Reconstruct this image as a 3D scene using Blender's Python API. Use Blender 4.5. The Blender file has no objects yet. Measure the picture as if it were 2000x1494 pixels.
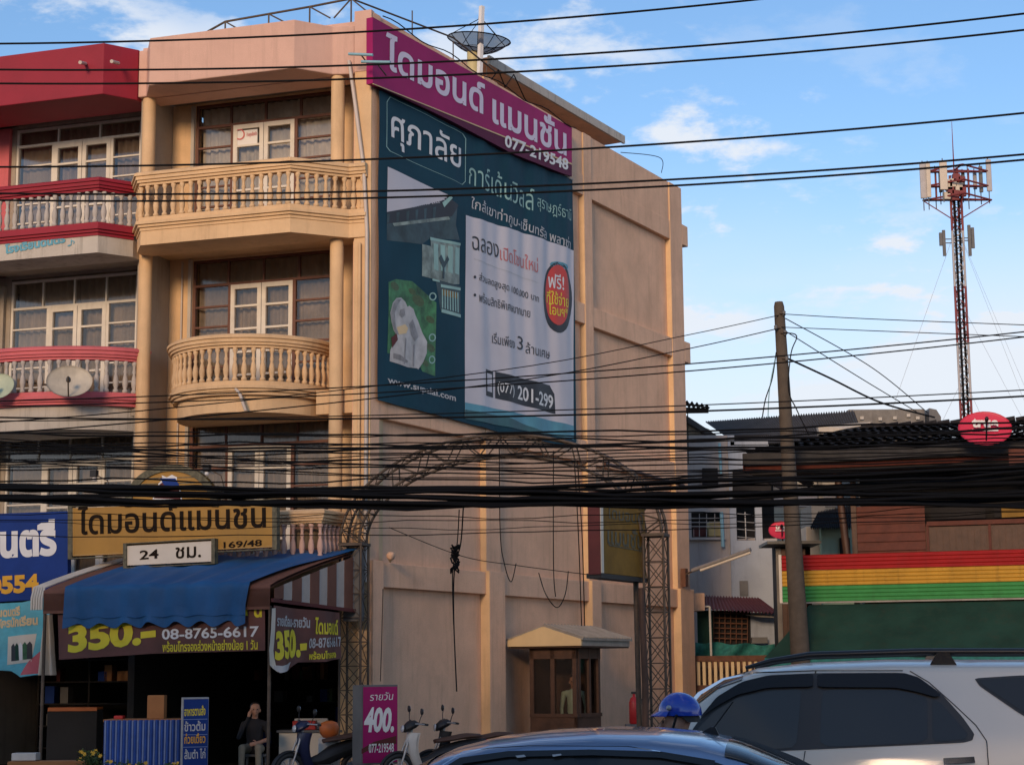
import bpy, bmesh, math, random
import numpy as np
from math import sin, cos, pi, radians, sqrt, atan2
from mathutils import Vector
from mathutils.geometry import tessellate_polygon
random.seed(7)
scene = bpy.context.scene
COL = scene.collection

# ------------------------------------------------------------------ camera
CX, CY, FPX = 1000.0, 747.0, 3590.0            # photo is 2000 x 1494
def V(*a): return np.array(a, float)
def unit(a): a = np.array(a, float); return a/np.linalg.norm(a)
_up = unit(V(-180, 22747, -FPX))
_fw = V(0, 0, -1.0); _fh = unit(_fw-_up*(_fw@_up)); _rt = np.cross(_fh, _up)
RM = np.array([_rt, _fh, _up])                 # camera axes -> world
CAM = V(0, 0, 1.78)
cd = bpy.data.cameras.new('camera'); co = bpy.data.objects.new('camera', cd); COL.objects.link(co)
cd.sensor_width = 36.0; cd.lens = FPX/2000*36.0; cd.clip_start = 0.2; cd.clip_end = 4000
co.matrix_world = __import__('mathutils').Matrix([[RM[0][0], RM[0][1], RM[0][2], CAM[0]], [RM[1][0], RM[1][1], RM[1][2], CAM[1]], [RM[2][0], RM[2][1], RM[2][2], CAM[2]], [0, 0, 0, 1]])
scene.camera = co

# ------------------------------------------------------------------ light
SUN_DIR = unit(V(-0.27, -0.96, 0.25))          # towards the low sun, behind and left of the viewer
sd = bpy.data.lights.new('sun', 'SUN'); so = bpy.data.objects.new('sun', sd); COL.objects.link(so)
sd.energy = 1.7; sd.angle = radians(14); sd.color = (1.0, 0.68, 0.42)
so.rotation_euler = Vector(-SUN_DIR).to_track_quat('-Z', 'Y').to_euler()
scene.view_settings.view_transform = 'Standard'
scene.view_settings.look = 'None'
scene.view_settings.exposure = 0.62
scene.view_settings.gamma = 1.0
scene.view_settings.use_curve_mapping = False
w = bpy.data.worlds.new('World'); scene.world = w; w.use_nodes = True
nt = w.node_tree; N = nt.nodes; L = nt.links
bg = N['Background']
sky = N.new('ShaderNodeTexSky'); sky.sky_type = 'NISHITA'; sky.sun_disc = False
sky.sun_elevation = math.asin(SUN_DIR[2]); sky.sun_rotation = atan2(SUN_DIR[0], SUN_DIR[1])
sky.air_density = 1.0; sky.dust_density = 0.1; sky.ozone_density = 2.5
tc = N.new('ShaderNodeTexCoord')
def wmath(op, a, b=None, c=None):
    m = N.new('ShaderNodeMath'); m.operation = op
    for i, x in enumerate((a, b, c)):
        if x is None: continue
        if isinstance(x, (int, float)): m.inputs[i].default_value = x
        else: L.new(x, m.inputs[i])
    return m.outputs[0]
sep = N.new('ShaderNodeSeparateXYZ'); L.new(tc.outputs['Generated'], sep.inputs[0])
zz = wmath('ADD', wmath('MAXIMUM', sep.outputs[2], 0.0), 0.22)
cmb = N.new('ShaderNodeCombineXYZ')
L.new(wmath('DIVIDE', sep.outputs[0], zz), cmb.inputs[0]); L.new(wmath('DIVIDE', sep.outputs[1], zz), cmb.inputs[1])
def wnoise(scale, detail, rough, offs, dist=0.0):
    mp = N.new('ShaderNodeMapping'); mp.inputs['Location'].default_value = offs
    L.new(cmb.outputs[0], mp.inputs[0])
    n = N.new('ShaderNodeTexNoise'); n.inputs['Scale'].default_value = scale; n.inputs['Detail'].default_value = detail
    n.inputs['Roughness'].default_value = rough; n.inputs['Distortion'].default_value = dist
    L.new(mp.outputs[0], n.inputs[0]); return n.outputs[0]
def wramp(x, a, b):
    m = N.new('ShaderNodeMapRange'); m.interpolation_type = 'SMOOTHSTEP'; m.inputs[1].default_value = a; m.inputs[2].default_value = b
    L.new(x, m.inputs[0]); return m.outputs[0]
cloud_a = wramp(wnoise(6.2, 12, 0.60, (5.6, 0.3, 0), 0.1), 0.50, 0.63)
cloud_b = wramp(wnoise(1.3, 4, 0.5, (9.1, 2.9, 0)), 0.42, 0.56)
low = wramp(sep.outputs[2], 0.34, 0.10)         # more veil towards the horizon
mask = wmath('MINIMUM', wmath('ADD', wmath('MULTIPLY', cloud_a, wmath('ADD', wmath('MULTIPLY', cloud_b, 0.75), 0.16)), wmath('MULTIPLY', wmath('MULTIPLY', low, low), wmath('ADD', wmath('MULTIPLY', cloud_b, 0.5), 0.9))), 0.95)
hs = N.new('ShaderNodeMix'); hs.data_type = 'RGBA'; hs.blend_type = 'MULTIPLY'; hs.inputs[0].default_value = 1.0
L.new(sky.outputs[0], hs.inputs[6]); hs.inputs[7].default_value = (0.90, 0.97, 1.05, 1)
mx = N.new('ShaderNodeMix'); mx.data_type = 'RGBA'
L.new(mask, mx.inputs[0]); L.new(hs.outputs[2], mx.inputs[6]); mx.inputs[7].default_value = (4.7, 4.95, 5.35, 1)
L.new(mx.outputs[2], bg.inputs[0]); bg.inputs[1].default_value = 0.115

# ------------------------------------------------------------------ frames measured from the photograph
def ray(px, py):
    d = RM @ V(px-CX, -(py-CY), -FPX); return d/d[1]
def atY(px, py, Y): return CAM+ray(px, py)*Y
def hit(px, py, o, n):
    d = ray(px, py); return CAM+d*(((o-CAM)@n)/(d@n))
_L = -(RM @ V(11000, 663, FPX)); _L[2] = 0; F = unit(_L)        # along the shop fronts, leftwards
_S = RM @ V(1950, -543, -FPX); _S[2] = 0; S = unit(_S)          # along the side wall, away
Z = V(0, 0, 1)
C0 = atY(722, 1300, 33.0); C0[2] = 0                             # foot of the building corner
NF = V(F[1], -F[0], 0); NF = NF if NF[1] < 0 else -NF
NS = V(S[1], -S[0], 0); NS = NS if NS[0] > 0 else -NS
ST = V(-cos(radians(10)), sin(radians(10)), 0)                   # street direction, leftwards
NST = V(ST[1], -ST[0], 0); NST = NST if NST[1] < 0 else -NST
class Fr:
    def __init__(s, o, x, y, z=Z): s.o, s.x, s.y, s.z = V(*o), V(*x), V(*y), V(*z)
    def __call__(s, a, b, c): return s.o+s.x*a+s.y*b+s.z*c
FA = Fr(C0, F, NF)       # facade: u left, d out
SI = Fr(C0, S, NS)       # side wall: v away, o out
UV = Fr(C0, F, S)
WO = Fr((0, 0, 0), (1, 0, 0), (0, 1, 0))

# ------------------------------------------------------------------ materials
MATS = {}
def mat(name, col, rough=0.7, var=0.12, scale=3.0, bump=0.0, bscale=40.0, metal=0.0, streak=0.0, coat=0.0, dirt=(0.05, 0.04, 0.035), space='world', fine=0.0, spec=0.5):
    if name in MATS: return MATS[name]
    m = bpy.data.materials.new(name); m.use_nodes = True; t = m.node_tree; n = t.nodes; l = t.links
    b = n['Principled BSDF']; b.inputs['Roughness'].default_value = rough; b.inputs['Metallic'].default_value = metal
    b.inputs['Specular IOR Level'].default_value = spec
    if coat: b.inputs['Coat Weight'].default_value = coat; b.inputs['Coat Roughness'].default_value = 0.06
    if space == 'world': src = n.new('ShaderNodeNewGeometry').outputs['Position']
    else: src = n.new('ShaderNodeTexCoord').outputs['Object']
    def noise(sc, det, rg=0.6, mp=None):
        x = n.new('ShaderNodeTexNoise'); x.inputs['Scale'].default_value = sc; x.inputs['Detail'].default_value = det; x.inputs['Roughness'].default_value = rg
        if mp:
            q = n.new('ShaderNodeMapping'); q.inputs['Scale'].default_value = mp; l.new(src, q.inputs[0]); l.new(q.outputs[0], x.inputs[0])
        else: l.new(src, x.inputs[0])
        return x.outputs[0]
    def mix(a, bb, f, bt='MIX'):
        x = n.new('ShaderNodeMix'); x.data_type = 'RGBA'; x.blend_type = bt
        for i, v_ in ((6, a), (7, bb)):
            if isinstance(v_, tuple): x.inputs[i].default_value = (*v_, 1)
            else: l.new(v_, x.inputs[i])
        if isinstance(f, float): x.inputs[0].default_value = f
        else: l.new(f, x.inputs[0])
        return x.outputs[2]
    def rng(x, a, bb, c, d):
        q = n.new('ShaderNodeMapRange'); q.inputs[1].default_value = a; q.inputs[2].default_value = bb; q.inputs[3].default_value = c; q.inputs[4].default_value = d
        l.new(x, q.inputs[0]); return q.outputs[0]
    c = tuple(col)
    lo = tuple(max(0, x*(1-var)) for x in c); hi = tuple(min(1, x*(1+var)) for x in c)
    out = mix(lo, hi, rng(noise(scale, 6), 0.3, 0.7, 0, 1)) if var else c
    if fine: out = mix(out, tuple(x*0.55 for x in c), rng(noise(bscale, 4, 0.7), 0.45, 0.75, 0, fine))
    if streak:
        out = mix(out, dirt, rng(noise(2.2, 7, 0.7, (2.6, 2.6, 0.22)), 0.52, 0.80, 0, streak))
        out = mix(out, dirt, rng(noise(0.9, 8, 0.72), 0.56, 0.82, 0, streak*0.7))
    if isinstance(out, tuple): b.inputs['Base Color'].default_value = (*out, 1)
    else: l.new(out, b.inputs['Base Color'])
    if bump:
        bp = n.new('ShaderNodeBump'); bp.inputs['Strength'].default_value = bump; bp.inputs['Distance'].default_value = 0.02
        l.new(noise(bscale, 5, 0.65), bp.inputs['Height']); l.new(bp.outputs[0], b.inputs['Normal'])
    MATS[name] = m; return m
M = dict(
    pink=mat('side_wall_pink', (0.80, 0.50, 0.325), 0.9, 0.12, 1.2, 0.6, 45, streak=0.45, dirt=(0.34, 0.19, 0.11), fine=0.30),
    orange=mat('facade_orange', (0.70, 0.48, 0.27), 0.85, 0.12, 1.5, 0.4, 50, streak=0.38, dirt=(0.25, 0.15, 0.08), fine=0.15),
    cream=mat('parapet_pink', (0.66, 0.42, 0.33), 0.85, 0.08, 1.2, 0.3, 60, streak=0.30, dirt=(0.20, 0.13, 0.10), fine=0.15),
    crimson=mat('crimson_paint', (0.28, 0.010, 0.028), 0.7, 0.10, 1.5, 0.2, 40, streak=0.15, dirt=(0.12, 0.02, 0.02)),
    rosepink=mat('rose_pink_paint', (0.60, 0.13, 0.15), 0.7, 0.12, 1.5, 0.2, 40, streak=0.2),
    oldwhite=mat('stained_white_plaster', (0.50, 0.46, 0.40), 0.9, 0.10, 1.6, 0.4, 50, streak=0.75, dirt=(0.09, 0.08, 0.06)),
    greyplaster=mat('grey_plaster', (0.36, 0.31, 0.25), 0.9, 0.12, 1.4, 0.4, 50, streak=0.4),
    greybal=mat('grey_white_baluster', (0.46, 0.42, 0.38), 0.8, 0.08, 3, 0, streak=0.25),
    concrete=mat('weathered_concrete', (0.20, 0.185, 0.165), 0.92, 0.25, 2.5, 0.5, 30, streak=0.6),
    poleconc=mat('pole_concrete', (0.085, 0.068, 0.052), 0.92, 0.2, 5, 0.5, 30, streak=0.5),
    asphalt=mat('asphalt', (0.040, 0.040, 0.042), 0.9, 0.25, 0.8, 0.6, 60, fine=0.3),
    paving=mat('pavement_concrete', (0.13, 0.125, 0.115), 0.9, 0.2, 1.0, 0.4, 30, streak=0.3),
    line=mat('road_paint', (0.7, 0.7, 0.66), 0.7, 0.15, 3, 0, fine=0.4),
    whiteframe=mat('white_window_frame', (0.68, 0.64, 0.56), 0.6, 0.08, 4, streak=0.2),
    woodframe=mat('brown_window_frame', (0.13, 0.05, 0.03), 0.6, 0.2, 4),
    curtain=mat('grey_curtain', (0.66, 0.62, 0.54), 0.95, 0.25, 2.5, 0.3, 30),
    curtain2=mat('brown_curtain', (0.34, 0.28, 0.22), 0.95, 0.3, 2.0, 0.3, 30),
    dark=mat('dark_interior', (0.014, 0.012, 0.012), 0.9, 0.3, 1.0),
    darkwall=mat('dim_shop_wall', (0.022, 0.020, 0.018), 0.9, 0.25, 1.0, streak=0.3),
    black=mat('black_rubber', (0.014, 0.014, 0.015), 0.55, 0.1, 5),
    cable=mat('cable_black', (0.007, 0.007, 0.008), 0.8, 0.1, 5, spec=0.15),
    steel=mat('rusty_painted_steel', (0.10, 0.075, 0.055), 0.65, 0.3, 9, 0, metal=0.3, streak=0.3, dirt=(0.12, 0.05, 0.02)),
    brown_rust=mat('rust_brown_steel', (0.13, 0.055, 0.03), 0.8, 0.3, 9),
    galv=mat('galvanised_steel', (0.38, 0.38, 0.38), 0.45, 0.15, 8, metal=0.6),
    magenta=mat('magenta_sign_panel', (0.33, 0.012, 0.12), 0.6, 0.12, 1.2, 0.15, 3, spec=0.2),
    purple=mat('dark_purple_sign_panel', (0.10, 0.006, 0.04), 0.6, 0.12, 1.2, spec=0.2),
    lav=mat('lavender_letter', (0.70, 0.62, 0.74), 0.6, 0.05, 3),
    white=mat('white_print', (0.75, 0.75, 0.74), 0.6, 0.05, 3),
    offwhite=mat('off_white_print', (0.50, 0.50, 0.50), 0.6, 0.08, 3),
    teal=mat('banner_deep_teal', (0.012, 0.055, 0.085), 0.65, 0.15, 0.8, 0.2, 6, spec=0.12),
    bannerwhite=mat('banner_pale_panel', (0.60, 0.58, 0.62), 0.6, 0.06, 0.8),
    bannerblue=mat('banner_blue', (0.10, 0.32, 0.42), 0.6, 0.2, 1.5),
    bannergreen=mat('banner_leaf_green', (0.04, 0.17, 0.06), 0.6, 0.8, 3.5),
    mint=mat('banner_mint', (0.30, 0.50, 0.45), 0.6, 0.15, 3),
    paleteal=mat('banner_dim_teal', (0.035, 0.12, 0.14), 0.6, 0.25, 2),
    red=mat('red_print', (0.62, 0.05, 0.035), 0.6, 0.06, 3),
    letterred=mat('rose_letter', (0.60, 0.16, 0.16), 0.6, 0.06, 3),
    ink=mat('dark_ink', (0.02, 0.022, 0.03), 0.6, 0.05, 3),
    yellow=mat('yellow_print', (0.80, 0.66, 0.03), 0.6, 0.06, 3),
    signyellow=mat('ochre_sign_panel', (0.38, 0.20, 0.03), 0.55, 0.14, 1.5, streak=0.15),
    signink=mat('brown_black_letter', (0.016, 0.010, 0.006), 0.7, 0.1, 3, spec=0.1),
    boxyellow=mat('aged_ochre_box', (0.24, 0.13, 0.02), 0.6, 0.2, 3, spec=0.2, streak=0.2), printdark=mat('printed_dark_slate', (0.03, 0.06, 0.07), 0.6, 0.5, 3), printgrey=mat('printed_grey_green', (0.22, 0.28, 0.25), 0.6, 0.55, 4), printpale=mat('printed_pale_figure', (0.48, 0.47, 0.46), 0.6, 0.25, 4), printshade=mat('printed_figure_shade', (0.27, 0.26, 0.26), 0.6, 0.35, 5),
    mottled=mat('mottled_green_brown_frame', (0.11, 0.10, 0.06), 0.7, 0.5, 14),
    plaque=mat('cream_plaque', (0.66, 0.60, 0.50), 0.6, 0.06, 2),
    bluesign=mat('royal_blue_sign', (0.010, 0.04, 0.21), 0.6, 0.15, 1.5, spec=0.2),
    amber=mat('amber_letter', (0.75, 0.38, 0.02), 0.6, 0.05, 3),
    tealposter=mat('sky_blue_poster', (0.10, 0.42, 0.50), 0.6, 0.25, 2.5),
    peach=mat('peach_letter', (0.70, 0.52, 0.28), 0.6, 0.05, 3),
    awnblue=mat('blue_tarpaulin', (0.006, 0.085, 0.24), 0.7, 0.18, 1.6, 0.25, 8),
    awnbrown=mat('brown_awning', (0.16, 0.065, 0.04), 0.75, 0.15, 3),
    awnwhite=mat('off_white_awning_stripe', (0.42, 0.38, 0.34), 0.75, 0.12, 3),
    bannerbrown=mat('maroon_brown_banner', (0.13, 0.045, 0.035), 0.6, 0.3, 1.4),
    maroon=mat('maroon_metal', (0.10, 0.016, 0.014), 0.7, 0.2, 3, streak=0.2),
    wood=mat('red_brown_boards', (0.11, 0.028, 0.016), 0.75, 0.25, 4, 0.3, 20, streak=0.25),
    woodbrown=mat('dark_brown_wood', (0.075, 0.035, 0.02), 0.6, 0.25, 5, 0.2, 20),
    tiledark=mat('dark_roof_tile', (0.024, 0.023, 0.025), 0.9, 0.35, 6, 0.4, 25, spec=0.15),
    fred=mat('red_painted_sheet', (0.34, 0.014, 0.014), 0.55, 0.15, 2.5, streak=0.25, spec=0.25, fine=0.2),
    fyel=mat('yellow_painted_sheet', (0.54, 0.29, 0.035), 0.45, 0.12, 2.5, streak=0.75, dirt=(0.14, 0.07, 0.02), spec=0.25, fine=0.25),
    fgre=mat('green_painted_sheet', (0.05, 0.26, 0.07), 0.55, 0.15, 2.5, streak=0.3, spec=0.25, fine=0.2),
    greenawn=mat('dark_green_canvas', (0.018, 0.055, 0.038), 0.8, 0.25, 1.2, 0.3, 20, spec=0.2, streak=0.5, dirt=(0.05, 0.05, 0.03)),
    greennet=mat('blue_green_netting', (0.02, 0.16, 0.14), 0.8, 0.35, 8),
    bluewall=mat('pale_blue_plaster', (0.34, 0.38, 0.44), 0.9, 0.10, 1.0, 0.3, 30, streak=0.35),
    greywall=mat('pale_grey_plaster', (0.40, 0.36, 0.34), 0.9, 0.10, 1.0, 0.3, 30, streak=0.35),
    beige=mat('beige_plaster', (0.45, 0.38, 0.28), 0.9, 0.10, 1.0, streak=0.4),
    greenwall=mat('mint_plaster', (0.36, 0.50, 0.38), 0.9, 0.08, 1.0, streak=0.2),
    dishred=mat('red_dish_paint', (0.62, 0.03, 0.07), 0.5, 0.06, 2),
    dishcream=mat('cream_dish_paint', (0.50, 0.45, 0.36), 0.55, 0.12, 5, streak=0.3),
    dishpale=mat('pale_green_dish_paint', (0.44, 0.50, 0.36), 0.55, 0.10, 5),
    postyellow=mat('cream_yellow_post', (0.58, 0.50, 0.25), 0.6, 0.12, 4),
    postwhite=mat('white_post', (0.75, 0.74, 0.72), 0.6, 0.06, 4),
    pipepvc=mat('pale_plastic_pipe', (0.55, 0.48, 0.42), 0.5, 0.08, 4),
    pipeblue=mat('light_blue_pipe', (0.22, 0.42, 0.50), 0.5, 0.08, 4),
    suvpaint=mat('pearl_silver_paint', (0.72, 0.64, 0.54), 0.40, 0.03, 1.0, coat=0.7, metal=0.1, space='obj'),
    sedanpaint=mat('steel_blue_paint', (0.20, 0.27, 0.40), 0.28, 0.04, 1.0, coat=1.0, metal=0.55, space='obj'),
    tint=mat('tinted_glass', (0.040, 0.037, 0.034), 0.07, 0.05, 1.0, space='obj', spec=0.35), visor=mat('smoked_visor', (0.006, 0.006, 0.008), 0.25, 0.05, 1.0, space='obj', spec=0.25),
    trim=mat('black_trim', (0.012, 0.012, 0.013), 0.35, 0.05, 2.0, space='obj'),
    chrome=mat('chrome', (0.7, 0.7, 0.7), 0.12, 0.0, metal=1.0),
    lampglass=mat('lamp_lens', (0.5, 0.5, 0.5), 0.1, 0.0, coat=1.0),
    skin=mat('skin', (0.45, 0.24, 0.16), 0.6, 0.1, 8, space='obj'),
    hair=mat('black_hair', (0.012, 0.009, 0.008), 0.6, 0.1, 8),
    clothdark=mat('dark_clothes', (0.018, 0.017, 0.02), 0.9, 0.2, 6, space='obj'),
    clothpale=mat('pale_trousers', (0.26, 0.23, 0.17), 0.9, 0.1, 6, space='obj'),
    clothmint=mat('pale_green_shirt', (0.42, 0.52, 0.40), 0.9, 0.1, 6, space='obj'),
    helmetblue=mat('blue_helmet', (0.005, 0.05, 0.42), 0.25, 0.05, 3, coat=0.8, space='obj'),
    orange_p=mat('orange_plastic', (0.50, 0.12, 0.02), 0.5, 0.1, 4),
    redp=mat('red_plastic', (0.48, 0.02, 0.02), 0.4, 0.1, 4),
    whitep=mat('white_plastic', (0.60, 0.58, 0.54), 0.4, 0.08, 4),
    card=mat('cardboard', (0.36, 0.16, 0.06), 0.9, 0.12, 4),
    leaf=mat('leaf', (0.06, 0.10, 0.03), 0.6, 0.4, 20),
    petal=mat('yellow_petal', (0.75, 0.42, 0.03), 0.6, 0.15, 20),
    blueskirt=mat('blue_cloth', (0.03, 0.09, 0.36), 0.85, 0.15, 6),
    paleblue=mat('pale_blue_stripe', (0.22, 0.30, 0.52), 0.85, 0.1, 6),
    gutterdark=mat('dark_gutter_metal', (0.035, 0.034, 0.034), 0.7, 0.3, 3, spec=0.2, streak=0.3), fasciared=mat('faded_red_fascia', (0.07, 0.016, 0.010), 0.8, 0.3, 4, spec=0.2),  # gutter metal in very dark grey
    greybox=mat('grey_metal_box', (0.12, 0.12, 0.12), 0.6, 0.15, 3),
    roofsheet=mat('dull_roof_sheet', (0.30, 0.27, 0.23), 0.6, 0.2, 3, streak=0.4),
    darkroof=mat('blackened_fibre_cement', (0.05, 0.045, 0.042), 0.85, 0.35, 2.5, 0.3, 20),
    towerred=mat('tower_red', (0.20, 0.035, 0.035), 0.6, 0.15, 2),
    towerwhite=mat('tower_white', (0.42, 0.40, 0.40), 0.6, 0.1, 2),
    antenna=mat('antenna_beige', (0.58, 0.50, 0.40), 0.6, 0.08, 2),
)
def glass_mat():
    m = bpy.data.materials.new('window_glass'); m.use_nodes = True; t = m.node_tree; n = t.nodes; l = t.links
    n.remove(n['Principled BSDF'])
    tr = n.new('ShaderNodeBsdfTransparent'); tr.inputs[0].default_value = (0.72, 0.70, 0.66, 1)
    gl = n.new('ShaderNodeBsdfGlossy'); gl.inputs['Roughness'].default_value = 0.08; gl.inputs[0].default_value = (0.8, 0.8, 0.8, 1)
    fr = n.new('ShaderNodeFresnel'); fr.inputs[0].default_value = 1.55
    mr = n.new('ShaderNodeMapRange'); mr.inputs[3].default_value = 0.03; mr.inputs[4].default_value = 0.9
    mx = n.new('ShaderNodeMixShader'); l.new(fr.outputs[0], mr.inputs[0]); l.new(mr.outputs[0], mx.inputs[0]); l.new(tr.outputs[0], mx.inputs[1]); l.new(gl.outputs[0], mx.inputs[2])
    l.new(mx.outputs[0], n['Material Output'].inputs[0]); return m
M['glass'] = glass_mat()
def netmat(name, col, alpha):
    m = bpy.data.materials.new(name); m.use_nodes = True; t = m.node_tree; n = t.nodes; l = t.links
    b = n['Principled BSDF']; b.inputs['Base Color'].default_value = (*col, 1); b.inputs['Roughness'].default_value = 0.6
    tr = n.new('ShaderNodeBsdfTransparent'); mx = n.new('ShaderNodeMixShader'); mx.inputs[0].default_value = alpha
    l.new(tr.outputs[0], mx.inputs[1]); l.new(b.outputs[0], mx.inputs[2]); l.new(mx.outputs[0], n['Material Output'].inputs[0]); return m
M['mesh'] = netmat('dish_wire_mesh', (0.015, 0.03, 0.09), 0.72)

# ------------------------------------------------------------------ builders
class MB:
    """collects shapes (world or local coordinates) and links them as one mesh object"""
    def __init__(s): s.v = []; s.f = []; s.m = []; s.mats = []; s.sm = []
    def mi(s, m):
        if m not in s.mats: s.mats.append(m)
        return s.mats.index(m)
    def add(s, vs, fs, m=None, smooth=False):
        b = len(s.v); s.v += [tuple(map(float, x)) for x in vs]
        k = s.mi(m) if m is not None else 0
        for f in fs: s.f.append(tuple(b+i for i in f)); s.m.append(k); s.sm.append(smooth)
        return s
    def box(s, fr, x0, x1, y0, y1, z0, z1, m=None):
        vs = [fr(x, y, z) for z in (z0, z1) for x, y in ((x0, y0), (x1, y0), (x1, y1), (x0, y1))]
        return s.add(vs, [(0, 3, 2, 1), (4, 5, 6, 7), (0, 1, 5, 4), (1, 2, 6, 5), (2, 3, 7, 6), (3, 0, 4, 7)], m)
    def prism(s, pts, off, m=None):
        """polygon of 3-D points pushed by vector off"""
        n = len(pts); a = [V(*p) for p in pts]; b = [p+V(*off) for p in a]
        return s.add(a+b, [tuple(range(n))[::-1], tuple(range(n, 2*n))]+[(i, (i+1) % n, n+(i+1) % n, n+i) for i in range(n)], m)
    def plan(s, fr, poly, z0, z1, m=None):
        return s.prism([fr(a, b, z0) for a, b in poly], fr.z*(z1-z0), m)
    def tube(s, pts, r, m=None, n=8, smooth=True, cap=True):
        pts = [V(*p) for p in pts]; k = len(pts); rs = r if isinstance(r, (list, tuple)) else [r]*k
        vs = []; up = None
        for i in range(k):
            t = unit(pts[min(i+1, k-1)]-pts[max(i-1, 0)])
            if up is None: up = unit(np.cross(t, V(0, 0, 1) if abs(t[2]) < 0.9 else V(1, 0, 0)))
            a = unit(up-t*(up@t)); up = a; b = np.cross(t, a)
            vs += [pts[i]+(a*cos(2*pi*j/n)+b*sin(2*pi*j/n))*rs[i] for j in range(n)]
        fs = [(i*n+j, i*n+(j+1) % n, (i+1)*n+(j+1) % n, (i+1)*n+j) for i in range(k-1) for j in range(n)]
        s.add(vs, fs, m, smooth)
        if cap: s.add([vs[j] for j in range(n)]+[vs[-n+j] for j in range(n)], [tuple(range(n))[::-1], tuple(range(n, 2*n))], m)
        return s
    def lathe(s, base, prof, m=None, n=12, axis=Z, smooth=True):
        """prof: (r, h) pairs along axis"""
        ax = unit(axis); a = unit(np.cross(ax, V(0, 1, 0) if abs(ax[1]) < 0.9 else V(1, 0, 0))); b = np.cross(ax, a); base = V(*base)
        vs = [base+ax*h+(a*cos(2*pi*j/n)+b*sin(2*pi*j/n))*r for r, h in prof for j in range(n)]
        k = len(prof)
        fs = [(i*n+j, i*n+(j+1) % n, (i+1)*n+(j+1) % n, (i+1)*n+j) for i in range(k-1) for j in range(n)]
        fs += [tuple(range(n))[::-1], tuple(range((k-1)*n, k*n))]
        return s.add(vs, fs, m, smooth)
    def grid(s, fn, na, nb, m=None, smooth=True):
        vs = [fn(i/na, j/nb) for i in range(na+1) for j in range(nb+1)]
        fs = [(i*(nb+1)+j, (i+1)*(nb+1)+j, (i+1)*(nb+1)+j+1, i*(nb+1)+j+1) for i in range(na) for j in range(nb)]
        return s.add(vs, fs, m, smooth)
    def sweep(s, path, prof, m=None, closed=False, smooth=False):
        """path: 3-D points in plan; prof: (out, up) offsets, swept with mitres"""
        P = [V(*p) for p in path]; k = len(P); vs = []
        for i in range(k):
            a = P[i]-P[i-1] if (i > 0 or closed) else None; b = P[(i+1) % k]-P[i] if (i < k-1 or closed) else None
            ta = unit(a) if a is not None else unit(b); tb = unit(b) if b is not None else ta
            na = V(ta[1], -ta[0], 0); nb = V(tb[1], -tb[0], 0); nn = unit(na+nb); sc = 1/max(0.35, nn@na)
            vs += [P[i]+nn*(o*sc)+Z*h for o, h in prof]
        q = len(prof)
        fs = [(i*q+j, i*q+(j+1) % q, ((i+1) % k)*q+(j+1) % q, ((i+1) % k)*q+j) for i in range(k if closed else k-1) for j in range(q)]
        if not closed: fs += [tuple(range(q))[::-1], tuple(range((k-1)*q, k*q))]
        return s.add(vs, fs, m, smooth)
    def build(s, name, m=None, parent=None, base=None, bevel=0.0, fix=True, **props):
        if base is None: base = V(*parent['_b']) if parent is not None and '_b' in parent else None
        if base is None and parent is None:
            a = np.array(s.v); base = V((a[:, 0].min()+a[:, 0].max())/2, (a[:, 1].min()+a[:, 1].max())/2, a[:, 2].min())
        if base is None: base = V(0, 0, 0)
        me = bpy.data.meshes.new(name)
        me.from_pydata([(x-base[0], y-base[1], z-base[2]) for x, y, z in s.v], [], s.f)
        ms = [x for x in s.mats] if s.mats and s.mats != [None] else [m]
        for x in ms: me.materials.append(M[x] if isinstance(x, str) else x)
        me.polygons.foreach_set('material_index', s.m); me.polygons.foreach_set('use_smooth', s.sm)
        if fix:
            bm = bmesh.new(); bm.from_mesh(me); bmesh.ops.recalc_face_normals(bm, faces=bm.faces); bm.to_mesh(me); bm.free()
        me.update()
        o = bpy.data.objects.new(name, me); COL.objects.link(o)
        if parent is not None: o.parent = parent; o['_b'] = tuple(base)
        else: o.location = base; o['_b'] = tuple(base)
        if bevel:
            q = o.modifiers.new('bevel', 'BEVEL'); q.width = bevel; q.segments = 2; q.limit_method = 'ANGLE'
        for a, b in props.items():
            if b is not None: o[a] = b
        return o
def thing(name, label, cat, base, group=None, rz=0.0):
    o = bpy.data.objects.new(name, None); COL.objects.link(o); o.location = tuple(map(float, base)); o.rotation_euler = (0, 0, rz)
    o.empty_display_size = 0.2; o['label'] = label; o['category'] = cat; o['_b'] = tuple(map(float, base))
    if group: o['group'] = group
    return o
def tag(o, label, cat, group=None):
    o['label'] = label; o['category'] = cat
    if group: o['group'] = group
    return o
def copy_tree(o, parent=None):
    c = o.copy(); COL.objects.link(c)
    if parent is not None: c.parent = parent
    for ch in list(o.children): copy_tree(ch, c)
    return c
def inst(src, parent, loc):
    """a copy of a part that shares its mesh"""
    c = src.copy(); COL.objects.link(c); c.parent = parent; c.location = tuple(map(float, loc)); return c

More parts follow.
